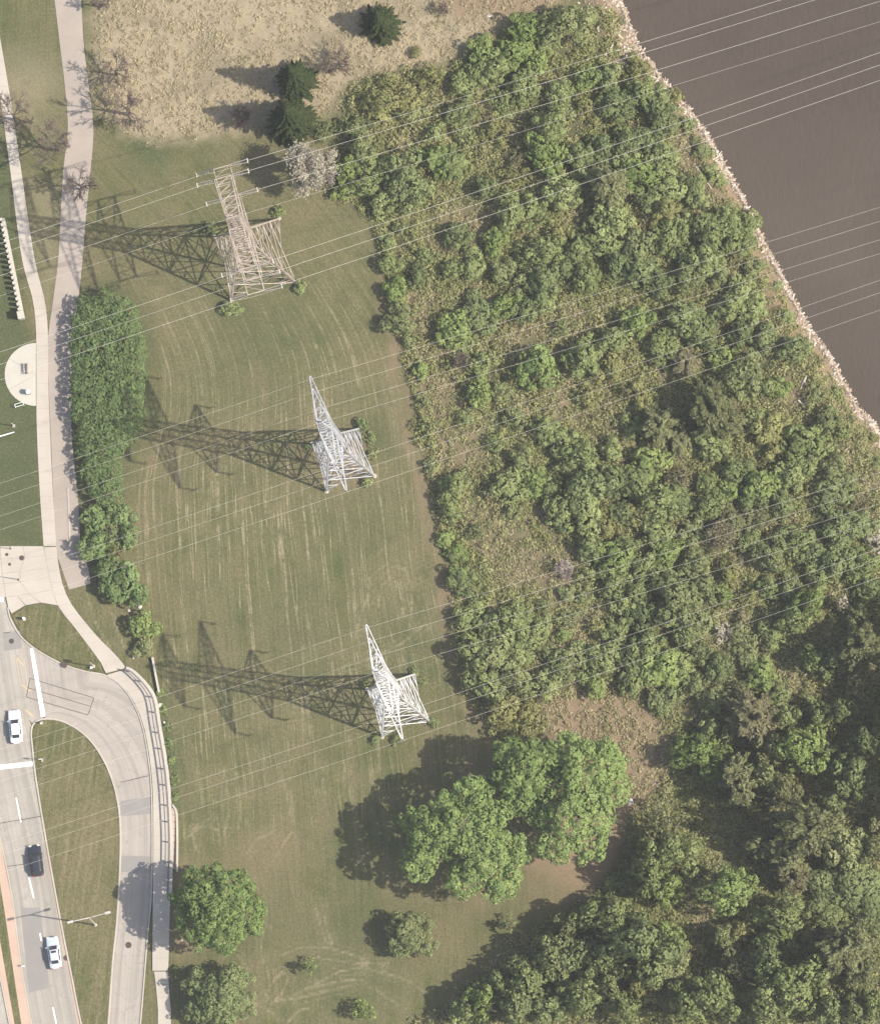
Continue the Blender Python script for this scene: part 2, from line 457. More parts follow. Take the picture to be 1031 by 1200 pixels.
lawn_u = (PXc + bend + 9 * np.sin(PYc / 130.0 + PXc / 260.0) - lawn_l) / (lawn_r - lawn_l) * 37.0
streak = soft(130 - np.abs(PYc - 620) * .42 + (PXc < 560) * 40 - 30, 120) * (PXc > 60)
streak = np.clip(streak * soft(signed(PXc, PYc, [(165, 330), (440, 330), (540, 760), (560, 860), (430, 1000), (200, 1000), (150, 600)]), 50), 0, 1)
bare = m_tan * np.clip(.5 + .7 * fbm(GX, GY, 2.6, 21), 0, 1)
soil_top = soft(signed(QX, QY, [(505, -40), (512, 12), (560, 24), (640, 14), (655, -40)]), 14) * .9
bare = np.maximum(bare, soil_top)
for poly, w in HOLES:
    bare = np.maximum(bare, soft(signed(QX, QY, poly), 14) * w * (.15 + .75 * fbm(GX, GY, 1.9, 31)))
bare = np.maximum(bare, soft(11 - np.abs(dist_poly(QX, QY, WOOD_EDGE[5:]) - 9), 10) * .62 * np.clip(fbm(GX, GY, 2.5, 12) * 1.5 - .1, 0, 1))
bare = np.maximum(bare, soft(signed(QX, QY, [(700, 15), (728, 30), (748, 75), (738, 95), (716, 82), (704, 55)]), 8) * .9)
for (bx, by, br, bw) in [(402, 545, 26, .75), (660, 1025, 46, .45), (213, 1108, 14, .55), (735, 945, 18, .9), (1028, 640, 16, .7), (560, 1040, 30, .3), (215, 1020, 18, .35), (310, 1005, 40, .25), (640, 672, 20, .3)]:
    bare = np.maximum(bare, soft(br - np.hypot(QX - bx, QY - by), br * .8) * bw)
shore = soft(2.8 - np.abs(bank_sd - .6), 1.6)
bare = np.maximum(bare, shore * .85)
lush = np.zeros_like(bare)
lush = np.maximum(lush, soft(signed(QX, QY, [(-300, 165), (10, 160), (22, 300), (36, 400), (46, 480), (50, 640), (-300, 640)]), 10) * .95)
for (bx, by, br, bw) in [(178, 172, 26, .9), (270, 365, 16, .6), (440, 520, 20, .6), (300, 390, 60, .45), (410, 600, 60, .3), (360, 720, 50, .35), (410, 1120, 60, .6), (480, 760, 40, .4), (20, 60, 40, .55), (300, 1090, 40, .4)]:
    lush = np.maximum(lush, soft(br - np.hypot(QX - bx, QY - by), br * .9) * bw)
lush = np.maximum(lush, soft(10 - dist_poly(QX, QY, [(190, 820), (198, 880), (206, 945)]), 8) * .8)
lush = np.maximum(lush, soft(16 - dist_poly(QX, QY, HEDGE, True), 12) * .5)
deep_wood = soft(signed(QX, QY, [(745, 850), (850, 800), (930, 690), (1300, 650), (1300, 1400), (480, 1400), (600, 1140), (700, 1070), (760, 1000)]), 30)
dry2 = np.maximum(m_dry, soft(26 - np.hypot(QX - 32, QY - 105) * .7, 30) * .55)
dry2 = np.maximum(dry2, soft(signed(QX, QY, [(30, 215), (70, 215), (66, 360), (52, 372), (44, 300)]), 20) * .35)

TRACKS = [[(384, 606), (398, 592), (422, 590), (438, 606), (442, 640)], [(396, 610), (408, 602), (422, 606), (428, 625)], [(432, 700), (434, 676), (452, 662), (474, 667), (484, 690), (480, 735)], [(443, 712), (446, 688), (458, 676), (470, 684), (472, 720)],
          [(205, 352), (222, 368), (232, 395)], [(190, 360), (205, 380), (212, 410)], [(296, 395), (318, 380), (345, 388), (352, 405)], [(418, 740), (424, 715), (432, 700)], [(405, 780), (440, 770), (470, 755), (500, 730)],
          [(232, 1000), (226, 985), (230, 972), (243, 967), (255, 973), (257, 990)], [(222, 980), (230, 968), (245, 960)],
          [(283, 1030), (300, 1036), (311, 1055), (313, 1078), (306, 1105), (308, 1122)], [(278, 1120), (296, 1142), (302, 1160), (300, 1180)],
          [(305, 1118), (316, 1145)], [(312, 1165), (320, 1150), (331, 1140), (338, 1146), (330, 1165), (318, 1177), (312, 1165)],
          [(330, 1120), (350, 1111), (380, 1110), (410, 1118), (440, 1130), (450, 1132)], [(372, 1122), (400, 1127), (425, 1130), (455, 1130)],
          [(318, 1176), (350, 1165), (376, 1150), (400, 1138), (430, 1133)], [(340, 1172), (380, 1163), (420, 1154)], [(352, 1160), (400, 1150), (425, 1149)],
          [(280, 1190), (300, 1176), (322, 1190)], [(336, 1200), (350, 1185), (362, 1182)], [(262, 900), (267, 930), (268, 955), (262, 978)], [(281, 930), (282, 950), (279, 972)],
          [(377, 900), (380, 930), (380, 940)], [(402, 900), (404, 940)], [(330, 905), (336, 930), (340, 955)], [(290, 1000), (300, 985), (320, 975)],
          [(320, 1010), (332, 990), (345, 970)], [(368, 1060), (376, 1085), (382, 1105)], [(376, 1060), (384, 1090), (390, 1110)],
          [(120, 690), (135, 730), (148, 765)], [(100, 695), (115, 735), (130, 760)], [(72, 745), (80, 757), (100, 762)],
          [(430, 1135), (480, 1150), (500, 1165)], [(440, 1160), (470, 1180)], [(60, 850), (66, 848)]]
track = np.zeros_like(bare)
near = (PX > -50) & (PX < 620) & (PY > 640) & (PY < 1240)
xs, ys = PX[near] + wobx[near] * .12, PY[near] + woby[near] * .12
tv = np.zeros(len(xs))
for tl in TRACKS:
    dd_ = dist_poly(xs, ys, tl); tv = np.maximum(tv, np.clip(1.3 - dd_ / 1.7, 0, 1) * .95); tv = np.maximum(tv, np.clip(1.0 - np.abs(dd_ - 6.5) / 1.9, 0, 1) * .38)
track[near] = tv

GZ = (fbm(GX, GY, 7.0, 40) - .5) * .55 * m_scrub + (fbm(GX, GY, 1.3, 44) - .5) * .22 * np.maximum(m_scrub, m_dry * .8)
slope = np.clip((bank_sd + 1.5) / 4.0, 0, 1); slope = slope * slope * (3 - 2 * slope)
far_side = np.clip((-bank_sd - 160) / 6, 0, 1)
GZ = GZ * slope - 1.9 * (1 - np.maximum(slope, far_side))
WATER_Z = -1.25
idx = np.arange(NX * NY).reshape(NX, NY)
F = np.stack([idx[:-1, :-1], idx[1:, :-1], idx[1:, 1:], idx[:-1, 1:]], -1).reshape(-1, 4)
V = np.stack([GX, GY, GZ], -1).reshape(-1, 3)
zone = np.stack([dry2, m_scrub, streak], -1).reshape(-1, 3)
ground_me = np_mesh('ground', V, F, {'zone': ('POINT', 'FLOAT_VECTOR', zone), 'mow': ('POINT', 'FLOAT', lawn_u), 'track': ('POINT', 'FLOAT', track),
                                     'lush': ('POINT', 'FLOAT', lush), 'bare': ('POINT', 'FLOAT', bare)}, smooth=True)
tag(link_mesh('ground', ground_me, None, M['ground']), kind='structure')
def ground_z(x, y):
    i = int(np.clip(np.searchsorted(gx, x), 1, NX - 1)); j = int(np.clip(np.searchsorted(gy, y), 1, NY - 1))
    return float(GZ[i, j])
def gz_arr(x, y):
    i = np.clip(np.searchsorted(gx, x), 1, NX - 1); j = np.clip(np.searchsorted(gy, y), 1, NY - 1)
    return GZ[i, j]

def sheet(name, pts, z, mat, parent=None, kind='structure', world_pts=False):
    ws = pts if world_pts else PL(pts, z)
    tris = tessellate_polygon([[Vector((p.x, p.y, 0)) for p in ws]])
    b = MB(); b.add([(p.x, p.y, z) for p in ws], [tuple(t) for t in tris])
    me = bpy.data.meshes.new(name); me.from_pydata(b.v, [], b.f); me.update()
    up = [f for f in me.polygons if f.normal.z < 0]
    if len(up) > len(me.polygons) / 2: me.flip_normals()
    o = link_mesh(name, me, parent, mat)
    if kind and parent is None: o['kind'] = kind
    return o

def water_sheet():
    far = 2500
    b = [P(x, y) for x, y in BANK]
    me = bpy.data.meshes.new('river_water')
    n = 24
    xs = np.linspace(-600, 2200, n); ys = np.linspace(-1500, 1500, n)
    vs = [(x, y, WATER_Z) for x in xs for y in ys]
    fs = [(i * n + j, (i + 1) * n + j, (i + 1) * n + j + 1, i * n + j + 1) for i in range(n - 1) for j in range(n - 1)]
    me.from_pydata(vs, [], fs); me.update()
    return tag(link_mesh('river_water', me, None, M['water']), kind='structure')
water_sheet()

# ---- strips between two edge lines
def resample(pts, n):
    a = np.array([(p[0], p[1]) for p in pts], float)
    # Catmull-Rom for soft bends
    out = []
    for i in range(len(a) - 1):
        p0 = a[max(i - 1, 0)]; p1 = a[i]; p2 = a[i + 1]; p3 = a[min(i + 2, len(a) - 1)]
        for t in np.linspace(0, 1, 12, endpoint=False):
            out.append(.5 * ((2 * p1) + (p2 - p0) * t + (2 * p0 - 5 * p1 + 4 * p2 - p3) * t * t + (3 * p1 - p0 - 3 * p2 + p3) * t ** 3))
    out.append(a[-1]); out = np.array(out)
    s = np.concatenate([[0], np.cumsum(np.hypot(*np.diff(out, axis=0).T))])
    q = np.linspace(0, s[-1], n)
    return np.stack([np.interp(q, s, out[:, 0]), np.interp(q, s, out[:, 1])], -1)

def strip(name, left, right, z, mat, n=60, k=8, parent=None):
    Lp, Rp = resample(left, n), resample(right, n)
    vs = []; lane = []
    run = 0
    for i in range(n):
        a, b = P(*Lp[i], z), P(*Rp[i], z)
        if i: run += (Vector(a) - prev).length
        prev = Vector(a)
        for j in range(k + 1):
            vs.append(a.lerp(b, j / k)); lane.append((j / k * (b - a).length, run, 0))
    fs = [(i * (k + 1) + j, i * (k + 1) + j + 1, (i + 1) * (k + 1) + j + 1, (i + 1) * (k + 1) + j) for i in range(n - 1) for j in range(k)]
    me = np_mesh(name, [tuple(v) for v in vs], fs, {'lane': ('POINT', 'FLOAT_VECTOR', lane)})
    if me.polygons[0].normal.z < 0: me.flip_normals()
    o = link_mesh(name, me, parent, mat)
    if parent is None: o['kind'] = 'structure'
    return o

def kerb(name, pts, width=.17, z0=-.05, z1=.15, mat=None, n=None, parent=None):
    n = n or max(12, len(pts) * 6)
    c = [P(x, y) for x, y in resample(pts, n)]
    b = MB()
    for i in range(n):
        d = (c[min(i + 1, n - 1)] - c[max(i - 1, 0)]).normalized(); s = Vector((-d.y, d.x, 0)) * (width / 2)
        p = c[i]
        b.v += [tuple((p - s)[:2]) + (z0,), tuple((p - s)[:2]) + (z1 - .02,), tuple((p - s * .75)[:2]) + (z1,), tuple((p + s * .75)[:2]) + (z1,), tuple((p + s)[:2]) + (z1 - .02,), tuple((p + s)[:2]) + (z0,)]
    for i in range(n - 1):
        for j in range(5):
            a = i * 6 + j
            b.f.append((a, a + 1, a + 7, a + 6))
    o = b.build(name, mat or M['kerb'], parent)
    if parent is None: o['kind'] = 'structure'
    return o

def slabs(owner, left, right, step, z, thick, mat, cols=1, gap=.022, name='slab'):
    """separate concrete slabs with open joints, children of owner"""
    length = sum(math.dist(left[i], left[i + 1]) for i in range(len(left) - 1)) * MPP
    n = max(2, round(length / step))
    Lp, Rp = resample(left, n + 1), resample(right, n + 1)
    for i in range(n):
        for j in range(cols):
            q = [P(*(Lp[a] + (Rp[a] - Lp[a]) * f), z) for a, f in ((i, j / cols), (i, (j + 1) / cols), (i + 1, (j + 1) / cols), (i + 1, j / cols))]
            c = (q[0] + q[1] + q[2] + q[3]) / 4
            q = [p - (p - c).normalized() * gap * .5 for p in q]
            dz = random.uniform(-.004, .004)
            b = MB(); b.add([(p.x, p.y, z - thick) for p in q] + [(p.x, p.y, z + dz) for p in q],
                            [(3, 2, 1, 0), (4, 5, 6, 7), (0, 1, 5, 4), (1, 2, 6, 5), (2, 3, 7, 6), (3, 0, 4, 7)])
            o = b.build(name, mat, owner)
            if o.data.polygons[1].normal.z < 0: o.data.flip_normals()

# main avenue
road = strip('road', [(-70, 560), (-62, 640), (-45, 760), (-28, 860), (0, 978), (15, 1051), (25, 1127), (38, 1200), (60, 1320)],
             [(-22, 560), (-8, 640), (9, 715), (20, 760), (33, 830), (38, 870), (42, 905), (48, 950), (60, 1020), (73, 1090), (83, 1140), (95, 1200), (122, 1320)], .02, M['road'], 90, 14)
ramp = strip('ramp_road', [(9, 722), (20, 770), (31, 830), (38, 848), (50, 842), (66, 843), (82, 849), (100, 862), (115, 880), (128, 905), (137, 935), (141, 970), (140.5, 1020), (137, 1080), (132, 1130), (127, 1200), (118, 1320)],
             [(13, 724), (25, 745), (45, 762), (75, 778), (100, 786), (122, 790), (140, 800), (156, 822), (167, 850), (174, 890), (177.5, 930), (178, 1000), (177, 1050), (172.5, 1100), (168, 1160), (164.5, 1200), (154, 1320)], .03, M['ramp'], 110, 10)
far_road = strip('far_carriageway', [(-190, 900), (-150, 1060), (-120, 1200), (-95, 1320)], [(-50, 900), (-14, 1076), (11, 1200), (34, 1320)], .02, M['road'], 40, 10)
sheet('road_patch', [(24, 1064), (47, 1064), (58, 1158), (34, 1164)], .028, M['dark_patch'], road)
sheet('road_patch', [(3, 741), (24, 739), (25, 760), (5, 763)], .036, M['dark_patch'], road)
sheet('road_patch', [(141, 939), (177.3, 934), (177.3, 954), (141.5, 957)], .037, M['dark_patch'], ramp)
sheet('road_patch', [(141, 1003), (177.2, 1004), (177, 1024), (140, 1022)], .037, M['dark_patch'], ramp)
# painted lines
def mark(pts, mat=None, parent=None, z=.042): return sheet('lane_marking', pts, z, mat or M['white_paint'], parent or road)
def dash(a, b, w=1.3, mat=None, parent=None):
    ax, ay = a; bx, by = b; d = math.dist(a, b); nx, ny = -(by - ay) / d * w, (bx - ax) / d * w
    return mark([(ax - nx, ay - ny), (ax + nx, ay + ny), (bx + nx, by + ny), (bx - nx, by - ny)], mat, parent)
for a, b in (((19, 935), (24.5, 964)), ((34, 1029), (39.5, 1053)), ((46.8, 1094), (48.5, 1103)), ((62, 1181), (68, 1210))):
    dash(a, b, .75)
mark([(0, 896.5), (38.6, 892.6), (39.6, 897.6), (0, 902)]); mark([(-40, 900.5), (-.6, 896.6), (-.6, 902), (-40, 906)])
mark([(35, 760.5), (38.6, 759.2), (53.2, 839.5), (48.2, 840.5)], None, ramp, .046)
mark([(-1, 690), (1.6, 690), (4.5, 705), (1, 706)], None, road)
for a, b, w in (((18, 768), (24, 800), .5), ((28, 772), (33, 806), .5), ((19, 771), (29, 781), .9), ((24, 802), (36, 810), .8), ((30, 832), (39, 840), 1.3), ((37, 852), (33.5, 846), .5), ((3.5, 985), (18, 1051), .0)):
    if w: dash(a, b, w, M['yellow_paint'], ramp)
# saw cuts of the traffic loop
for a, b in (((35, 795), (110, 818)), ((32, 806), (106, 828)), ((31, 817), (103, 838)), ((110, 818), (103, 838)), ((35, 795), (31, 817)), ((0, 965), (48, 957)), ((0, 1017), (28, 1013)), ((141, 917), (176, 909)), ((4, 742), (12, 741)), ((140, 971), (137, 972))):
    d = dash(a, b, .33, M['sawcut'], ramp); d.name = 'saw_cut'
def manhole(px, py, z, parent, r=.38):
    b = MB(); b.lathe(P(px, py), [(r + .07, z - .03), (r + .07, z + .006), (r, z + .006), (r, z + .012), (0, z + .013)], 20)
    return b.build('manhole_cover', M['iron'], parent)
manhole(150.5, 1108, .03, ramp); manhole(77.5, 1123, .03, road, .33); manhole(13.5, 751.5, .038, road, .3)
# kerbs
kerb('kerb', [(9, 712), (12.5, 726), (24, 745.5), (45, 763), (75, 779), (100, 787), (121, 791), (139, 801), (155, 822), (166.5, 850), (174, 890), (177.6, 930), (178.3, 1000), (177.3, 1050), (172.7, 1100), (168, 1160), (164.5, 1200), (153, 1320)], .19, n=130)
kerb('kerb', [(122, 1320), (95, 1200), (83, 1140), (73, 1090), (60, 1020), (48, 950), (41, 905), (38, 876), (36.6, 858), (40, 847.5), (50, 843), (66, 843.5), (82, 849.5), (100, 862), (115, 880), (128, 905), (137, 935), (141, 970), (140.5, 1020), (137, 1080), (132, 1130), (127, 1200), (118, 1320)], .24, n=150)
kerb('kerb', [(-46, 760), (-29, 860), (-1, 978), (14, 1051), (24, 1127), (37, 1200), (59, 1320)], .2, n=60)
kerb('kerb', [(-50, 900), (-14, 1076), (11, 1200), (34, 1320)], .2, n=40)
sheet('kerb_gutter', [(112, 1320), (90.5, 1200), (80, 1140), (70, 1090), (57.3, 1020), (46, 950), (39.3, 905), (36.7, 880), (38, 880), (40.4, 905), (47.4, 950), (59, 1020), (72, 1090), (82, 1140), (94, 1200), (120, 1320)], .033, M['pink'])
# raised islands
sheet('grass_median', [(38.2, 858), (41, 849), (50, 844.5), (66, 845), (82, 851), (99, 863), (114, 881), (127, 906), (136, 936), (140, 970), (139.5, 1020), (136, 1080), (131, 1130), (126, 1200), (117, 1320), (123, 1320), (96, 1200), (84, 1140), (74, 1090), (61, 1020), (49, 950), (42, 905), (39, 876)], .11, M['turf'])
sheet('grass_island', [(14, 722), (26, 745), (46, 762), (76, 777.5), (101, 785.5), (116, 788), (119.5, 783), (116, 772), (98, 748), (84, 730), (69.5, 711), (47.5, 707.5), (30, 710.5)], .11, M['turf'])
strip('median_grass', [(-42, 900), (-8, 1060), (17, 1200), (40, 1320)], [(-22, 900), (4, 1060), (25, 1200), (47, 1320)], .12, M['turf'], 30, 2)
strip('median_paving', [(-22, 900), (4, 1060), (25, 1200), (47, 1320)], [(-14, 920), (13, 1051), (23.3, 1127), (36.3, 1200), (58, 1320)], .125, M['pink'], 40, 2)
strip('median_paving', [(-49, 900), (-13, 1076), (12, 1200), (35, 1320)], [(-42, 900), (-8, 1060), (17, 1200), (40, 1320)], .125, M['pink'], 40, 2)

# paths and pavements
path = strip('asphalt_path', [(56, -60), (64, 0), (70, 50), (76, 100), (79.5, 150), (74, 200), (71, 250), (68.5, 300), (62.5, 350), (56, 400), (57, 450), (59.5, 510), (62.5, 580), (65, 640), (72, 665), (81, 691)],
             [(90, -60), (95, 0), (98, 50), (104, 100), (109.5, 150), (106, 200), (101, 250), (97, 300), (92, 350), (84, 400), (84, 450), (84, 510), (91, 580), (95, 640), (102, 660), (106.5, 684)], .03, M['path'], 80, 6)
side = tag(strip('sidewalk', [(-22, 0), (-8, 60), (1, 120), (12, 200), (25, 300), (38, 350), (42, 385), (42.6, 440), (43, 500), (46.5, 576), (51, 640)],
           [(-8, 0), (3, 60), (13, 120), (25, 200), (40, 300), (52, 350), (56, 385), (56.5, 440), (58.5, 500), (62, 576), (66, 640)], .035, M['seam'], 60, 1))
slabs(side, [(-22, 0), (-8, 60), (1, 120), (12, 200), (25, 300), (38, 350), (42, 385), (42.6, 440), (43, 500), (46.5, 576), (51, 640)],
      [(-8, 0), (3, 60), (13, 120), (25, 200), (40, 300), (52, 350), (56, 385), (56.5, 440), (58.5, 500), (62, 576), (66, 640)], 1.75, .07, .06, M['concrete'])
side2 = strip('sidewalk', [(51.5, 641), (56, 665), (61, 690), (69, 712), (84, 731), (100, 752), (119, 778), (124, 789)],
              [(66, 641), (69, 665), (75, 690), (85, 710), (99, 728), (115, 747), (136, 768), (148, 783)], .125, M['seam'], 30, 1)
slabs(side2, [(51.5, 641), (56, 665), (61, 690), (69, 712), (84, 731), (100, 752), (119, 778), (124, 789)],
      [(66, 641), (69, 665), (75, 690), (85, 710), (99, 728), (115, 747), (136, 768), (148, 783)], 1.75, .15, .12, M['concrete'])
SL = [(125, 791), (141, 801.5), (156.5, 822), (168, 850), (175.5, 890), (179, 930), (179.6, 1000), (179, 1060), (178.5, 1130), (178.5, 1138)]
SR = [(149, 784), (164, 797), (178, 814), (186, 845), (193, 889), (197, 925), (199.5, 970), (199, 1060), (197.5, 1130), (197, 1138)]
side3 = strip('sidewalk', SL, SR, .125, M['seam'], 50, 1)
slabs(side3, SL, SR, 1.9, .15, .12, M['concrete'])
SL2 = [(180.5, 1139), (183.5, 1165), (185, 1200), (180, 1320)]; SR2 = [(197, 1139), (198.5, 1165), (200.5, 1200), (197, 1320)]
side4 = strip('sidewalk', SL2, SR2, .06, M['seam'], 20, 1)
slabs(side4, SL2, SR2, 1.8, .1, .08, M['concrete'])
# concrete apron
apron = sheet('concrete_apron', [(-40, 641), (51, 640), (61, 690), (69.5, 710.5), (47.5, 706.8), (30, 709.8), (13, 720), (9, 711), (0, 660), (-20, 660)], .06, M['seam'])
def slab_poly(pts, z=.12, mat=None, parent=None):
    q = PL(pts, z); c = sum(q, Vector()) / len(q); q = [p - (p - c).normalized() * .02 for p in q]; n = len(q)
    b = MB(); b.add([(p.x, p.y, z - .1) for p in q] + [(p.x, p.y, z + random.uniform(-.004, .004)) for p in q],
                    [tuple(reversed(range(n))), tuple(range(n, 2 * n))] + [(i, (i + 1) % n, n + (i + 1) % n, n + i) for i in range(n)])
    o = b.build('slab', mat or M['concrete'], parent or apron)
    if o.data.polygons[1].normal.z < 0: o.data.flip_normals()
    return o
rows = [[(-40, 641), (0, 640), (27, 640), (51, 640)], [(-40, 655), (1, 655), (29, 653.5), (53.5, 651)], [(-30, 672), (2.5, 672), (23, 670), (57, 665)],
        [(-22, 684), (4.5, 684), (24, 682), (59.5, 676)], [(-10, 700), (7, 700), (34, 696), (63, 691)], [(8.5, 712), (13.5, 719.5), (30, 709.3), (47.5, 706.3), (69, 710)]]
for a, b in zip(rows[:-2], rows[1:-1]):
    for j in range(3): slab_poly([a[j], a[j + 1], b[j + 1], b[j]])
slab_poly([(7, 700), (20, 698), (29.5, 709.5), (13.5, 719), (9.5, 712)]); slab_poly([(20, 698), (34, 696), (47.3, 706.3), (30, 709.3)]); slab_poly([(34, 696), (63, 691), (68.6, 709.6), (47.5, 706.2)])
manhole(25.5, 654, .12, apron, .3); manhole(8, 650, .12, apron, .17); manhole(11.3, 661.5, .12, apron, .15)
# round plaza
arc = [(42.3 - 37 * math.sin(a), 438.6 - 37 * math.cos(a)) for a in np.linspace(0, math.pi, 28)]
plaza = sheet('round_plaza', arc, .04, M['seam'])
for a0, a1 in ((0, 9), (9, 18), (18, 27)):
    slab_poly([(42.1, 438.6)] + arc[a0:a1 + 1], .075, M['white_concrete'], plaza)
# pale kerb curving on the path
kerb('kerb', [(79.5, 572), (80.6, 600), (81.5, 630), (81.8, 638), (79, 644), (73.5, 648)], .22, .0, .1, n=40)

# river-edge debris, too many pieces to count
def debris():
    n = 9500
    s = RNG.random(n) * (len(BANK) - 5) + 1.2
    i = s.astype(int); f = s - i
    B = np.array(BANK, float); p = B[i] * (1 - f[:, None]) + B[i + 1] * f[:, None]
    d = B[i + 1] - B[i]; d /= np.hypot(*d.T)[:, None]
    nrm = np.stack([-d[:, 1], d[:, 0]], -1)
    wide = np.where(p[:, 1] < 95, 20, 4.6) * np.clip(2.6 * vnoise(p[:, 0], p[:, 1], 17, 3) - .45, .12, 2.2)
    off = np.abs(RNG.normal(0, 1, n)) * wide * .62 - 2.2
    q = p + nrm * off[:, None]
    W = np.array([P(a, b, -.7) for a, b in q])
    keep = to_px(W[:, 0], W[:, 1])[1] < 1500
    X, Y = W[:, 0], W[:, 1]
    Z = np.maximum(gz_arr(X, Y), WATER_Z - .02) + RNG.random(n) * .1
    ang = RNG.random(n) * 6.283; L = .08 + RNG.random(n) ** 2.5 * .75; wd = .035 + RNG.random(n) * .085
    chunk = RNG.random(n) < .35; L = np.where(chunk, .1 + RNG.random(n) * .16, L); wd = np.where(chunk, L * .7, wd)
    tilt = RNG.normal(0, .12, n)
    ex = np.stack([np.cos(ang) * L, np.sin(ang) * L, tilt * L], -1); ey = np.stack([-np.sin(ang) * wd, np.cos(ang) * wd, np.zeros(n)], -1)
    c = np.stack([X, Y, Z], -1); h = np.stack([np.zeros(n), np.zeros(n), wd * .9], -1)
    V = np.stack([c - ex - ey, c + ex - ey, c + ex + ey, c - ex + ey, c - ex * .9 - ey * .6 + h, c + ex * .9 - ey * .6 + h, c + ex * .9 + ey * .6 + h, c - ex * .9 + ey * .6 + h], 1).reshape(-1, 3)
    base = (np.arange(n) * 8)[:, None]
    fs = np.array([(4, 5, 6, 7), (0, 1, 5, 4), (1, 2, 6, 5), (2, 3, 7, 6), (3, 0, 4, 7)])
    Fq = (base[:, :, None] + fs[None]).reshape(-1, 4)
    tone = np.repeat(RNG.random(n), 8)
    t = NT('bleached_debris'); a = t.attr('tone')
    t.color(t.mix(t.ramp(a, .0, .55), (.24, .17, .115), t.mix(t.ramp(a, .55, 1), (.42, .33, .245), (.68, .59, .49))), .9, .1)
    o = link_mesh('driftwood_debris', np_mesh('driftwood_debris', V, Fq, {'tone': ('POINT', 'FLOAT', tone)}), None, t.m)
    tag(o, 'pale driftwood sticks and stones washed up along the river edge', kind='stuff')
debris()
# ================================================================== LATTICE TOWERS AND CONDUCTORS
WIRES = []      # (world attach point, axis, far label words, strain offset)
def string_mesh(mb, a, b, r=.13, n=7):
    a, b = Vector(a), Vector(b); d = b - a; k = n * 2 + 1
    pts = [a + d * (i / (k - 1)) for i in range(k)]
    mb.tube(pts, [.035 if i % 2 == 0 else r for i in range(k)], 6)

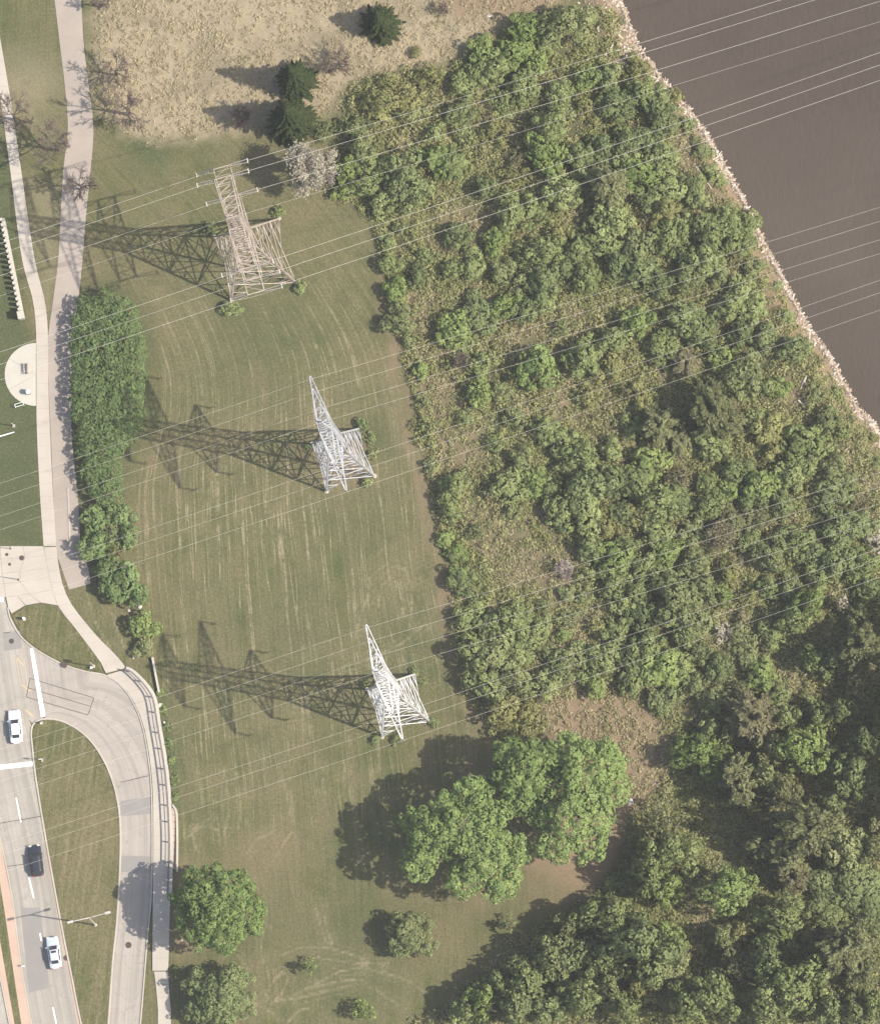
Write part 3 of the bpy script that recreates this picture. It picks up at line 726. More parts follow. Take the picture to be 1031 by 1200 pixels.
def tower(cpx, feet_half, waist, top, hw, arms, peak, mat, label, rz, strain, panel, word):
    c = P(*cpx)
    root = thing('lattice_tower', (c.x, c.y, 0), label, 'pylon', 'lattice towers carrying the power lines', rz)
    H = arms[-1][0] + 1.5
    def half(z):
        return feet_half + (waist - feet_half) * z / hw if z < hw else waist + (top - waist) * min(1, (z - hw) / (H - hw))
    for sx, sy in ((1, 1), (1, -1), (-1, -1), (-1, 1)):
        b = MB(); q = lambda z: Vector((sx * half(z), sy * half(z), z))
        b.bar(q(.2), q(hw), .23); b.bar(q(hw), q(H), .175)
        leg = b.build('leg', mat, root)
        f = MB(); f.lathe(Vector((sx * half(0), sy * half(0), 0)), [(.32, -.2), (.32, .14), (.26, .2), (0, .2)], 12)
        f.build('footing', M['concrete'], root)
    low = [0, hw * .32, hw * .58, hw * .80, hw]
    lv = low + list(np.arange(hw + panel, H - panel * .4, panel)) + [H]
    for face in range(4):
        R = Matrix.Rotation(face * math.pi / 2, 3, 'Z')
        def p(u, z): return R @ Vector((u * half(z), half(z), z))
        b = MB()
        for i in range(len(lv) - 1):
            z0, z1 = lv[i], lv[i + 1]; w = .11 if i < 4 else .075
            b.bar(p(-1, z1), p(1, z1), w)
            if i < 3:                                   # crossed panels with secondary members
                b.bar(p(-1, z0), p(1, z1), w); b.bar(p(1, z0), p(-1, z1), w)
                for s in (-1, 1):
                    zm = (z0 + z1) / 2
                    mid = p(s * .5, (z0 + z1) / 2 - (z1 - z0) * .22)
                    b.bar(mid, p(s, zm), .07); b.bar(p(s * .5, (z0 + z1) / 2 + (z1 - z0) * .22), p(s, zm), .07)
                    if i == 0: b.bar(mid, p(s, z0 + (z1 - z0) * .25), .07)
            else:
                b.bar(p(-1, z0), p(1, z1), w); b.bar(p(1, z0), p(-1, z1), w)
        b.build('bracing', mat, root)
    for z in (low[1], low[2], hw):                      # inner diaphragms
        h = half(z); b = MB()
        b.bar((-h, -h, z), (h, h, z), .09); b.bar((-h, h, z), (h, -h, z), .09)
        b.build('diaphragm', mat, root)
    hz = (arms[-1][0] + 1.5)
    b = MB()
    for sx in (-1, 1):
        for sy in (-1, 1): b.bar((sx * top, sy * top, hz), (sx * (top * .8 if strain else 0), 0, peak), .13)
    if strain:
        b.bar((-top * .8, 0, peak), (top * .8, 0, peak), .13)
    b.build('peak', mat, root)
    Mw = Matrix.Translation(c) @ Matrix.Rotation(rz, 4, 'Z')
    ax = (Mw.to_3x3() @ Vector((1, 0, 0)))
    for li, (h, L) in enumerate(arms):
        for s in (1, -1):
            hb = half(h); ht = half(h + 1.5); tw = (waist * .92 if strain else .12)
            b = MB(); tip = [Vector((sx * tw, s * L, h + .15)) for sx in (-1, 1)]
            lowc = [Vector((sx * hb, s * hb, h)) for sx in (-1, 1)]; up = [Vector((sx * ht, s * ht, h + 1.5)) for sx in (-1, 1)]
            n = max(3, int((L - hb) / 1.1))
            for k in (0, 1):
                b.bar(lowc[k], tip[k], .13); b.bar(up[k], tip[k], .115)
                for i in range(1, n):
                    f0 = i / n; f1 = (i + .5) / n
                    b.bar(lowc[k].lerp(tip[k], f0), up[k].lerp(tip[k], f0), .07); b.bar(lowc[k].lerp(tip[k], f0), up[k].lerp(tip[k], min(1, f1 + .1)), .07)
            for i in range(n):
                f0 = i / n; f1 = (i + 1) / n
                b.bar(lowc[0].lerp(tip[0], f0), lowc[1].lerp(tip[1], f1), .075)
                b.bar(lowc[0].lerp(tip[0], f1), lowc[1].lerp(tip[1], f1), .075)
            if strain: b.bar(tip[0], tip[1], .15)
            else: b.bar(tip[0], tip[1], .18, .3)
            arm = b.build('crossarm', mat, root)
            lev = ('lowest', 'middle', 'top')[li]; sd = 'upper left' if s > 0 else 'lower right'
            if strain:
                for dx in (-1, 1):
                    for o in (-.16, .16):
                        ib = MB(); st = Vector((dx * tw, s * L + o * .6, h + .05)); en = Vector((dx * (tw + 2.5), s * L + o * 1.5, h - .38))
                        string_mesh(ib, st, en, .085, 8); ib.build('insulator', M['insulator'], arm)
                    ib = MB(); ib.bar((dx * (tw + 2.5), s * L - .34, h - .38), (dx * (tw + 2.5), s * L + .34, h - .38), .1)
                    ib.build('yoke', M['wire'], arm)
                WIRES.append((Mw @ Vector((0, s * L, h - .38)), ax, f'conductor on the {lev} {sd} arm of the {word} tower', tw + 2.55))
            else:
                ib = MB(); string_mesh(ib, (0, s * L, h + .05), (0, s * L, h - 2.0), .13, 8)
                ib.bar((-.45, s * L, h - 2.03), (.45, s * L, h - 2.03), .12)
                ib.build('insulator', M['insulator'], arm)
                WIRES.append((Mw @ Vector((0, s * L, h - 2.1)), ax, f'conductor on the {lev} {sd} arm of the {word} tower', 0))
    WIRES.append((Mw @ Vector((0, 0, peak)), ax, f'slim earth wire over the peak of the {word} tower', -1))
    return root

WD = math.atan2(.30, .954)
tower((299, 304), 4.75, 1.3, .98, 18.5, [(20.4, 6.0), (26.9, 9.2), (33.4, 6.6)], 38.2, M['rust_steel'],
      'rusty brown lattice strain tower with wide box arms, beside the dry grass field', math.atan2(.262, .965), True, 1.6, 'rusty')
tower((402, 539), 3.55, 1.28, .85, 15.5, [(20.2, 5.0), (26.7, 8.35), (33.2, 5.4)], 37.6, M['steel'],
      'grey lattice tower with pointed arms, middle of the three on the mown lawn', WD, False, 2.3, 'grey')
tower((467, 827), 3.55, 1.28, .85, 15.5, [(20.2, 5.0), (26.7, 8.3), (33.2, 5.4)], 37.6, M['white_steel'],
      'bright white lattice tower nearest the pair of big green trees', WD, False, 2.3, 'white')

def wire_pt(a, words, s, slope=.155, span=250.0):
    k = .305 if s < 0 else (.353 if 'lower right' in words else .313)      # the line bends a little at each tower
    ax = Vector((1, k, 0)).normalized()
    z = a.z - slope * abs(s) + slope * s * s / span
    return Vector((a.x + ax.x * s, a.y + ax.y * s, z))
for a, ax, words, off in WIRES:
    r = .012 if off == -1 else (.019 if 'rusty' in words else .0125)
    b = MB()
    segs = [np.linspace(-150, 170, 110)] if off <= 0 else [np.linspace(-150, -off, 50), np.linspace(off, 170, 56)]
    for sg in segs:
        b.tube([wire_pt(a, words, s) - a for s in sg], r, 4)
    if off > 0:                                        # jumper loop under the strain arm
        b.tube([Vector((ax.x * s, ax.y * s, -1.5 * (1 - (s / off) ** 2) - .155 * off + .01)) for s in np.linspace(-off, off, 13)], r * .8, 4)
    o = b.build('power_line', M['wire']); o.location = a
    tag(o, ('thin pale ' + words) if off != -1 else ('pale ' + words), 'power line', 'power lines strung across the site')

# ================================================================== STREET FURNITURE
# double-arm street lamp on the grass median
c = P(112, 1084.5)
lamp = thing('street_lamp', (c.x, c.y, .11), 'double-arm street lamp standing on the grass median between the roads', 'street lamp')
b = MB(); b.lathe((0, 0, 0), [(.24, 0), (.24, .3), (.16, .36), (0, .36)], 12); b.build('base', M['concrete'], lamp)
b = MB(); b.tube([(0, 0, .3), (0, 0, 5), (0, 0, 9.6)], [.13, .11, .085], 10); b.build('pole', M['lamp_paint'], lamp)
d = Vector((.972, .235, 0))
for s in (-1, 1):
    b = MB(); b.tube([Vector((0, 0, 9.35)), d * s * .5 + Vector((0, 0, 9.62)), d * s * 2.35 + Vector((0, 0, 9.85))], [.075, .07, .06], 8)
    b.build('arm', M['lamp_paint'], lamp)
    b = MB(); R = Matrix.Rotation(math.atan2(d.y, d.x), 3, 'Z'); e = d * s * 2.7 + Vector((0, 0, 9.86))
    b.box(e, (.85, .34, .14), M=R); b.box(e + Vector((0, 0, .09)), (.7, .24, .06), M=R)
    hd = b.build('lamp_head', M['lamp_paint'], lamp)
    b = MB(); b.box(e - Vector((0, 0, .085)), (.5, .24, .04), M=R); b.build('lens', M['lamp_lens'], hd)

def post(name, px, py, h, label, cat, z=.11, r=.055, base=True, head=None, mat=None, head_size=(.3, .06, .4), rz=0):
    c = P(px, py, z)
    t = thing(name, (c.x, c.y, z), label, cat, None, rz)
    b = MB(); b.tube([(0, 0, 0), (0, 0, h)], [r, r * .85], 8); b.build('pole', mat or M['lamp_paint'], t)
    if base:
        b = MB(); b.box((0, 0, .05), (r * 6, r * 6, .1)); b.box((0, 0, .14), (r * 4, r * 4, .1)); b.build('base', M['concrete'], t)
    if head:
        b = MB(); b.box((0, -r - .04, h - head_size[2] / 2), head_size); b.build(head, M['white_gloss'], t)
        b = MB(); b.box((0, -.02, h - head_size[2] / 2), (r * 3, r * 2.6, .04)); b.build('bracket', M['dark_metal'], t)
    return t
sig = post('signal_pole', 109.5, 781, 4.4, 'signal pole with white base on the point of the grass island', 'signal pole', r=.075)
b = MB(); b.box((.0, .22, 3.9), (.34, .26, .95)); hd = b.build('signal_head', M['dark_metal'], sig)
for k in range(3):
    b = MB(); b.lathe((0, 0, 0), [(.1, 0), (.1, .03), (0, .03)], 10); v = MB()
    v.v = [(x, .35 + z, 3.6 + .3 * k + y) for x, y, z in b.v]; v.f = b.f; v.build('lens', M['iron'], hd)
b = MB(); b.box((-.25, -.25, .5), (.3, .25, .5)); b.build('control_box', M['white_gloss'], sig)
t = thing('marker_post', tuple(P(28.2, 725.5, .11)), 'short white marker post on the grass island near the apron', 'marker post')
b = MB(); b.lathe((0, 0, 0), [(.17, 0), (.17, 1.05), (.14, 1.15), (0, 1.17)], 12); b.build('post', M['white_gloss'], t)
b = MB(); b.lathe((0, 0, 0), [(.28, 0), (.28, .06), (0, .06)], 12); b.build('base', M['concrete'], t)
post('road_sign', 49.3, 891.5, 2.6, 'white sign on a thin pole at the grass median edge', 'road sign', head='sign_plate', head_size=(.6, .04, .75), rz=.1)
post('marker_post', 48.5, 847.5, .9, 'dark stub post on the rounded nose of the grass median', 'marker post', r=.07, mat=M['dark_metal'], head='cap', head_size=(.25, .1, .1))
post('marker_post', 27.5, 1132.5, .75, 'small white post on the paved kerb by the avenue', 'marker post', z=.125, head='cap', head_size=(.42, .12, .12))
post('signal_pole', 23.3, 679.5, 2.9, 'thin signal pole with yellowish base on the concrete apron', 'signal pole', z=.12, r=.07)
post('signal_pole', 13.2, 643.5, 2.6, 'bent dark pole at the upper edge of the concrete apron', 'signal pole', z=.0, r=.06, mat=M['dark_metal'])
post('marker_post', 78.2, 634, 1.0, 'short brown post beside the curved kerb on the path', 'marker post', z=.03, r=.06, mat=M['iron'])
post('lamp_post', 16, 499, 2.6, 'plain grey post in the lawn below the round plaza', 'post', z=.0, r=.07)
c = P(24.5, 512)
arm = thing('boom_pole', (c.x - 4.4, c.y - 1.1, 0), 'pole with a long white boom reaching over the lawn at the edge', 'boom')
b = MB(); b.tube([(0, 0, 0), (0, 0, 5.2)], [.12, .1], 10); b.build('pole', M['white_gloss'], arm)
b = MB(); b.tube([(0, 0, 5.1), (2.0, .5, 5.2), (4.0, 1.05, 5.3)], [.1, .09, .07], 8); b.build('boom', M['white_gloss'], arm)
b = MB(); b.box((0, 0, .1), (.5, .5, .2)); b.build('base', M['concrete'], arm)
# drain inlet at the island kerb
t = thing('drain_inlet', tuple(P(75, 778.5, .1)), 'rusty brown storm drain inlet in the kerb of the grass island', 'drain', None, -.35)
b = MB(); b.box((0, 0, .06), (1.0, .5, .06)); b.build('cover', M['iron'], t)
b = MB()
for k in range(5): b.box((-.36 + .18 * k, -.36, .0), (.07, .3, .05))
b.build('grate', M['iron'], t)

# bench and litter bin on the plaza
c = P(34.6, 432.5, .075)
bench = thing('bench', tuple(c), 'slatted bench on the round concrete plaza', 'bench', None, .05)
for k in range(4):
    b = MB(); b.box((-.21 + .13 * k, 0, .45), (.1, 1.5, .04)); b.build('slat', M['grey_wood'], bench)
for k in range(3):
    b = MB(); b.box((-.34 - .02 * k, 0, .6 + .12 * k), (.035, 1.5, .09)); b.build('back_slat', M['brown_wood'], bench)
for y in (-.6, .6):
    b = MB(); b.box((-.22, y, .21), (.06, .06, .42)); b.box((.18, y, .21), (.06, .06, .42)); b.box((-.02, y, .41), (.46, .06, .04)); b.bar((-.26, y, .4), (-.36, y, .92), .05)
    b.build('leg', M['dark_metal'], bench)
c = P(33.5, 460, .075)
binn = thing('litter_bin', tuple(c), 'round litter bin with white domed lid on the plaza', 'litter bin')
b = MB(); b.lathe((0, 0, 0), [(.3, 0), (.34, .1), (.36, .9), (.33, .93)], 16); b.build('body', M['dark_metal'], binn, True)
b = MB(); b.lathe((0, 0, .92), [(.37, 0), (.38, .06), (.3, .18), (.12, .25), (0, .26)], 16); b.build('lid', M['white_gloss'], binn, True)
c = P(23, 475, .0)
rack = thing('rail_frame', tuple(c), 'low white rail frame in the grass at the plaza edge', 'rail frame', None, .28)
for y in (-.18, .22):
    b = MB(); b.tube([(-.62, y, 0), (-.62, y, .75), (.62, y, .75), (.62, y, 0)], .035, 6); b.build('hoop', M['white_gloss'], rack)
for x in (-.62, .62):
    b = MB(); b.tube([(x, -.18, .75), (x, .22, .75)], .03, 6); b.build('crossbar', M['white_gloss'], rack)

# low wall with a row of square posts in the lawn
A, Bp = P(3.5, 256), P(26.5, 371)
dv = (Bp - A); Ln = dv.length; dv.normalize()
wl_ = thing('post_wall', tuple(A), 'low white wall topped by a row of square posts beside the sidewalk', 'wall', None, math.atan2(dv.y, dv.x))
b = MB(); b.box((Ln / 2, .03, .2), (Ln, .5, .4)); b.build('coping', M['white_concrete'], wl_)
for k in range(18):
    b = MB(); b.box((.25 + k * (Ln - 1.2) / 17.0, -.2, .85), (.36, .34, .95)); b.box((.25 + k * (Ln - 1.2) / 17.0, -.2, 1.34), (.4, .38, .05)); b.build('post', M['white_concrete'], wl_)
b = MB(); b.box((Ln - .05, -.1, .85), (.95, .8, 1.7)); b.box((Ln - .05, -.1, 1.74), (1.1, .95, .1)); b.build('pier', M['white_concrete'], wl_)

# retaining wall with railing along the ramp pavement
WALL = [(148, 783.5), (157, 787.5), (174, 805), (182.5, 821), (187.5, 851), (194, 889), (198, 922), (200.2, 957), (201.2, 985), (200.8, 1020), (200, 1050)]
n = 60
wc = [P(x, y) for x, y in resample(WALL, n)]
def ribbon(mb, pts, off, w, z0, z1, org):
    m_ = len(pts); base = len(mb.v)
    for i, p in enumerate(pts):
        d = (pts[min(i + 1, m_ - 1)] - pts[max(i - 1, 0)]).normalized(); s = Vector((d.y, -d.x, 0)); s = -s if s.x < 0 else s
        for o_, z in ((off - w / 2, z0), (off - w / 2, z1), (off + w / 2, z1), (off + w / 2, z0)):
            q = p + s * o_ - org; mb.v.append((q.x, q.y, z))
    for i in range(m_ - 1):
        for j in range(4):
            a = base + i * 4 + j; a2 = base + i * 4 + (j + 1) % 4
            mb.f.append((a, a2, a2 + 4, a + 4))
    mb.f.append((base, base + 1, base + 2, base + 3)); e = base + (m_ - 1) * 4; mb.f.append((e + 3, e + 2, e + 1, e))
wall = thing('retaining_wall', tuple(wc[0]), 'long curved retaining wall with a white coping beside the ramp pavement', 'wall')
b = MB(); ribbon(b, wc, 0, .3, -.2, .32, wc[0]); b.build('wall_body', M['concrete'], wall)
b = MB(); ribbon(b, wc, .0, .44, .32, .42, wc[0]); b.build('coping', M['white_concrete'], wall)
rail = thing('railing', tuple(wc[0]), 'dark railing with posts running along the inner side of the curved wall', 'railing')
for z in (.75, 1.38):
    b = MB(); ribbon(b, wc, -.3, .05 if z < 1 else .2, z - .03, z + .05, wc[0]); b.build('rail', M['rail'], rail)
dist = np.concatenate([[0], np.cumsum([(wc[i + 1] - wc[i]).length for i in range(n - 1)])])
for s in np.arange(.2, dist[-1], 2.62):
    i = int(np.searchsorted(dist, s)); p = wc[min(i, n - 1)] - wc[0]
    d = (wc[min(i + 1, n - 1)] - wc[max(i - 1, 0)]).normalized(); sd = Vector((d.y, -d.x, 0)); sd = -sd if sd.x < 0 else sd
    b = MB(); q = p - sd * .3; b.box((q.x, q.y, .75), (.17, .17, 1.3)); b.build('post', M['rail'], rail)
W2 = [(202.5, 944), (206, 949), (207.5, 958), (208, 990), (207.5, 1022)]
w2 = [P(x, y) for x, y in resample(W2, 16)]
wall2 = thing('stair_wall', tuple(w2[0]), 'short white wall beside narrow steps next to the long retaining wall', 'wall')
b = MB(); ribbon(b, w2, 0, .26, -.1, .55, w2[0]); b.build('wall_body', M['white_concrete'], wall2)
for k in range(9):
    p = P(204.2 - (.2 if k == 0 else 0), 951.5 + k * 8) - w2[0]
    b = MB(); b.box((p.x, p.y, .36 - .035 * k), (.5, .92, .1)); b.build('step', M['pink'], wall2)
W3 = [(179, 771), (182.5, 790), (187, 813)]
w3 = [P(x, y) for x, y in resample(W3, 10)]
o3 = thing('low_wall', tuple(w3[0]), 'short thin low wall at the lawn edge above the curved railing', 'wall')
b = MB(); ribbon(b, w3, 0, .22, -.1, .5, w3[0]); b.build('wall_body', M['concrete'], o3)
b = MB(); ribbon(b, w3, 0, .3, .5, .56, w3[0]); b.build('coping', M['white_concrete'], o3)

# loose stones by the hedge
def stone(px, py, r, label):
    z = .05
    b = MB(); c = P(px, py)
    n = 7
    for k, (rr, zz) in enumerate(((.8, 0), (1, .25), (.75, .55), (.3, .7))):
        for i in range(n):
            a = 6.283 * i / n; q = r * rr * random.uniform(.75, 1.15)
            b.v.append((math.cos(a) * q, math.sin(a) * q * .8, zz * r))
    for k in range(3):
        for i in range(n): b.f.append((k * n + i, k * n + (i + 1) % n, k * n + n + (i + 1) % n, k * n + n + i))
    b.f.append(tuple(range(3 * n, 4 * n)))
    o = b.build('stone', M['stone']); o.location = c; o.rotation_euler = (0, 0, random.random() * 6)
    return tag(o, label, 'stone', 'pale stones lying by the hedge')
stone(152, 674, .34, 'pale stone left of a pair, beside the low bushes below the hedge'); stone(159, 675, .24, 'small pale stone at the lawn edge beside low bushes')
stone(161, 707, .4, 'large white stone above the lowest hedge bush'); stone(164, 711, .36, 'white slab-like stone touching a larger one above the lowest hedge bush')
stone(151, 716, .3, 'pale stone left of the lowest hedge bush'); stone(187, 827, .45, 'white stone against the curve of the retaining wall')
stone(156, 771, .24, 'small pale stone near the top of the low wall'); stone(192.5, 847, .25, 'small pale stone lower down by the retaining wall')
stone(533, 442, .36, 'lone white boulder in the scrub clearing under the wires'); stone(551, 479, .27, 'small white boulder under dark shrubs in the scrub')
stone(573, 18, .42, 'white boulder on the bare soil at the top'); stone(739, 940, .55, 'pale boulder beside the dry brown clearing'); stone(213, 1102, .2, 'tiny pale stone on bare earth by the big lone tree')

# driftwood logs on the bank
def log(a, b_, r, label):
    A_, B_ = P(*a, -.5), P(*b_, -.5)
    za = max(ground_z(A_.x, A_.y), WATER_Z) + r * .9; zb = max(ground_z(B_.x, B_.y), WATER_Z) + r * .9
    A_ = Vector((A_.x, A_.y, za)); B_ = Vector((B_.x, B_.y, zb))
    mb = MB(); pts = [A_.lerp(B_, t) - A_ + Vector((random.gauss(0, .05), random.gauss(0, .05), 0)) for t in np.linspace(0, 1, 6)]
    mb.tube(pts, [r * (1 - .45 * t) for t in np.linspace(0, 1, 6)], 7)
    d = (B_ - A_).normalized(); s = Vector((-d.y, d.x, .4))
    for t, sg in ((.35, 1), (.62, -1)):
        q = A_.lerp(B_, t) - A_; mb.tube([q, q + s * sg * r * 2.6 + d * r * 2], [r * .4, r * .2], 5)
    o = mb.build('driftwood_log', M['grey_wood']); o.location = A_
    tag(o, label, 'log', 'driftwood logs stranded along the river')
log((709, 65), (719, 53), .2, 'straight pale log slanting over brown litter at the top of the bank'); log((718, 34), (730, 45), .17, 'dark-edged log slanting to the river at the top of the bank')
log((701, 31), (701.5, 38), .2, 'short white log at the green edge above the bank'); log((725.5, 80), (730, 84), .17, 'short white log among shrubs at the top of the bank')
log((948.5, 388), (948, 405), .17, 'thin log lying along the waterline under three wires'); log((945, 441), (938, 457), .17, 'pale leaning log in the weeds below the riverside bush')
log((936, 470), (946, 482), .16, 'log crossing the brown litter patch near the bank'); log((920, 337), (926, 348), .1, 'slim branch sticking out over the water')
log((838, 186), (845, 176), .13, 'forked branch poking out into the river'); log((816, 195), (834, 222), .13, 'long bent branch in the clearing behind the bank')
log((803, 128), (814, 138), .12, 'thin branch hanging from the bank into the river'); log((968, 551), (996, 523), .14, 'long fallen trunk across a bare strip near the river')
log((1018, 497), (1027, 496), .2, 'white log stranded at the waterline by the frame edge'); log((995, 562), (998, 555), .18, 'short rusty log between bushes near the river')
log((1018, 1055), (1030, 1060), .2, 'bare pale log resting on the smooth vine thicket'); log((767, 921), (772, 903), .07, 'thin pale fallen stem in the dry clearing')

# ================================================================== CARS
def car(px, py, ang, paint, L, W, H, label, sunroof=False, suv=False):
    c = P(px, py, .03)
    root = thing('car', (c.x, c.y, .03), label, 'car', 'cars driving along the avenue', ang)
    ws, rf, re, rb = (.27, .42, .74, .88) if not suv else (.25, .38, .86, .96)
    ss = lambda a, b, x: (lambda t: t * t * (3 - 2 * t))(min(1, max(0, (x - a) / (b - a))))
    def hw(s):
        e = abs(2 * s - 1)
        return W / 2 * (1 - .07 * e ** 3) * (1 - max(0, (e - .86) / .14) ** 2 * .34)
    def belt(s):
        z = .60 + .24 * ss(0, .3, s) + .06 * ss(.3, .6, s) - .05 * ss(.8, .97, s)
        e = max(0, (abs(2 * s - 1) - .93) / .07); return z - .16 * e * e
    def surf(s, t):
        cab = ss(ws, rf, s) * (1 - ss(re, rb, s))
        lat = 1 - ss(.60, .93, abs(t))
        z = belt(s) - .10 * abs(t) ** 4 + cab * lat * (H - belt(s)) - .05 * cab * lat * t * t
        return Vector((t * hw(s), L / 2 - s * L, z))
    NS, NTT = 44, 20
    b = MB()
    for i in range(NS + 1):
        s = i / NS
        row = [surf(s, -1 + 2 * j / NTT) for j in range(NTT + 1)]
        w = hw(s)
        row = [Vector((-w * .9, row[0].y, .2)), Vector((-w * 1.01, row[0].y, .38))] + row + [Vector((w * 1.01, row[0].y, .38)), Vector((w * .9, row[0].y, .2))]
        b.v += [tuple(v) for v in row]
    k = NTT + 5
    for i in range(NS):
        for j in range(k - 1):
            a = i * k + j; b.f.append((a, a + k, a + k + 1, a + 1))
        b.f.append((i * k + k - 1, (i + 1) * k + k - 1, (i + 1) * k, i * k))
    b.f.append(tuple(range(k))); b.f.append(tuple(reversed(range(NS * k, NS * k + k))))
    body = b.build('body', paint, root, True)
    def patch(name, s0, s1, t0, t1, mat, par=None, off=.012, n=8, taper=0.0):
        b = MB()
        for i in range(n + 1):
            for j in range(n + 1):
                s = s0 + (s1 - s0) * i / n; t = t0 + (t1 - t0) * j / n
                t *= 1 - taper * (i / n)
                p = surf(s, t); b.v.append((p.x * 1.004, p.y, p.z + off))
        for i in range(n):
            for j in range(n):
                a = i * (n + 1) + j; b.f.append((a, a + n + 1, a + n + 2, a + 1))
        return b.build(name, mat, par or root, True)
    patch('windshield', ws + .022, rf + .005, -.72, .72, M['glass'], taper=.14)
    patch('rear_window', re + .015, rb - (.03 if not suv else .015), -.58, .58, M['glass'])
    for s in (-1, 1):
        patch('side_window', rf + .0, (rf + re) / 2 - .008, s * .70, s * .86, M['glass'], off=.014)
        patch('side_window', (rf + re) / 2 + .008, re + .02, s * .70, s * .86, M['glass'], off=.014)
        b = MB(); y = L / 2 - (ws + .06) * L
        b.box((s * (W / 2 + .08), y, .95), (.2, .12, .13)); b.build('mirror', paint, root)
        b = MB(); b.box((s * W * .33, L / 2 - .11, .64), (.36, .16, .1)); b.build('headlight', M['lamp_lens'], root)
        b = MB(); b.box((s * W * .34, -L / 2 + .08, .74), (.34, .12, .12)); b.build('taillight', M['red_lens'], root)
        for y in (L * .31, -L * .29):
            b = MB(); m_ = MB(); m_.lathe((0, 0, -.1), [(.2, 0), (.32, .0), (.33, .05), (.33, .16), (.32, .2), (.2, .2)], 16)
            b.v = [(z + s * (W / 2 - .12), x + y, yy + .31) for x, yy, z in m_.v]; b.f = m_.f
            wh = b.build('wheel', M['tyre'], root)
            b = MB(); b.v = [((-.1 + .21 * (s > 0)) + s * (W / 2 - .12) + (.0 if s > 0 else -.01), math.cos(a) * .2 + y, math.sin(a) * .2 + .31) for a in np.linspace(0, 6.283, 12, endpoint=False)]
            b.f = [tuple(range(12))]; b.build('rim', M['lamp_paint'], wh)
    if sunroof: patch('sunroof', rf + .035, rf + .105, -.42, .42, M['glass'])
    seam_ = lambda s: patch('panel_gap', s, s + .0035, -.8, .8, M['dark_metal'], body, .006, 6)
    seam_(ws + .004); seam_(min(rb + .004, .975))
    return root
M['glass'] = simple('tinted_car_glass', (.035, .04, .045), .08, .6)
M['tyre'] = simple('tyre_rubber', (.03, .03, .03), .9, .1)
M['red_lens'] = simple('red_tail_lens', (.45, .03, .02), .25, .5)
def paintmat(name, c, metal=0.0, rough=.3):
    t = NT(name); t.color(c, rough, .5, metal, .75); t.bsdf.inputs['Coat Weight'].default_value = .5; t.bsdf.inputs['Coat Roughness'].default_value = .08
    return t.m
car(18.6, 852.5, math.radians(5.5), paintmat('white_car_paint', (.82, .82, .81)), 4.75, 1.78, 1.42, 'white sedan on the avenue just above the white stop line')
car(42.8, 1009.5, math.radians(7.5), paintmat('black_car_paint', (.035, .038, .044), .3), 4.45, 1.8, 1.5, 'black hatchback on the avenue, middle of three cars', suv=True)
car(63.8, 1117.5, math.radians(8.5), paintmat('silver_car_paint', (.66, .68, .71), .35, .35), 4.6, 1.76, 1.43, 'silver sedan with a dark sunroof on the avenue', sunroof=True)
# ================================================================== VEGETATION
def quads_at(c, nrm, size, aspect, rng, roll=None):
    """kite-shaped leaves at c facing nrm; returns verts (n*4,3) and faces"""
    n = len(c)
    nrm = nrm / (np.linalg.norm(nrm, axis=1)[:, None] + 1e-9)
    r = rng.normal(size=(n, 3)) if roll is None else roll
    t = r - nrm * (r * nrm).sum(1)[:, None]; t /= (np.linalg.norm(t, axis=1)[:, None] + 1e-9)
    b = np.cross(nrm, t)
    s = size[:, None]
    V = np.stack([c - t * s * aspect, c + b * s * .62 - t * s * .1 * aspect, c + t * s * aspect, c - b * s * .62 - t * s * .1 * aspect], 1).reshape(-1, 3)
    F = np.arange(n * 4).reshape(n, 4)
    return V, F

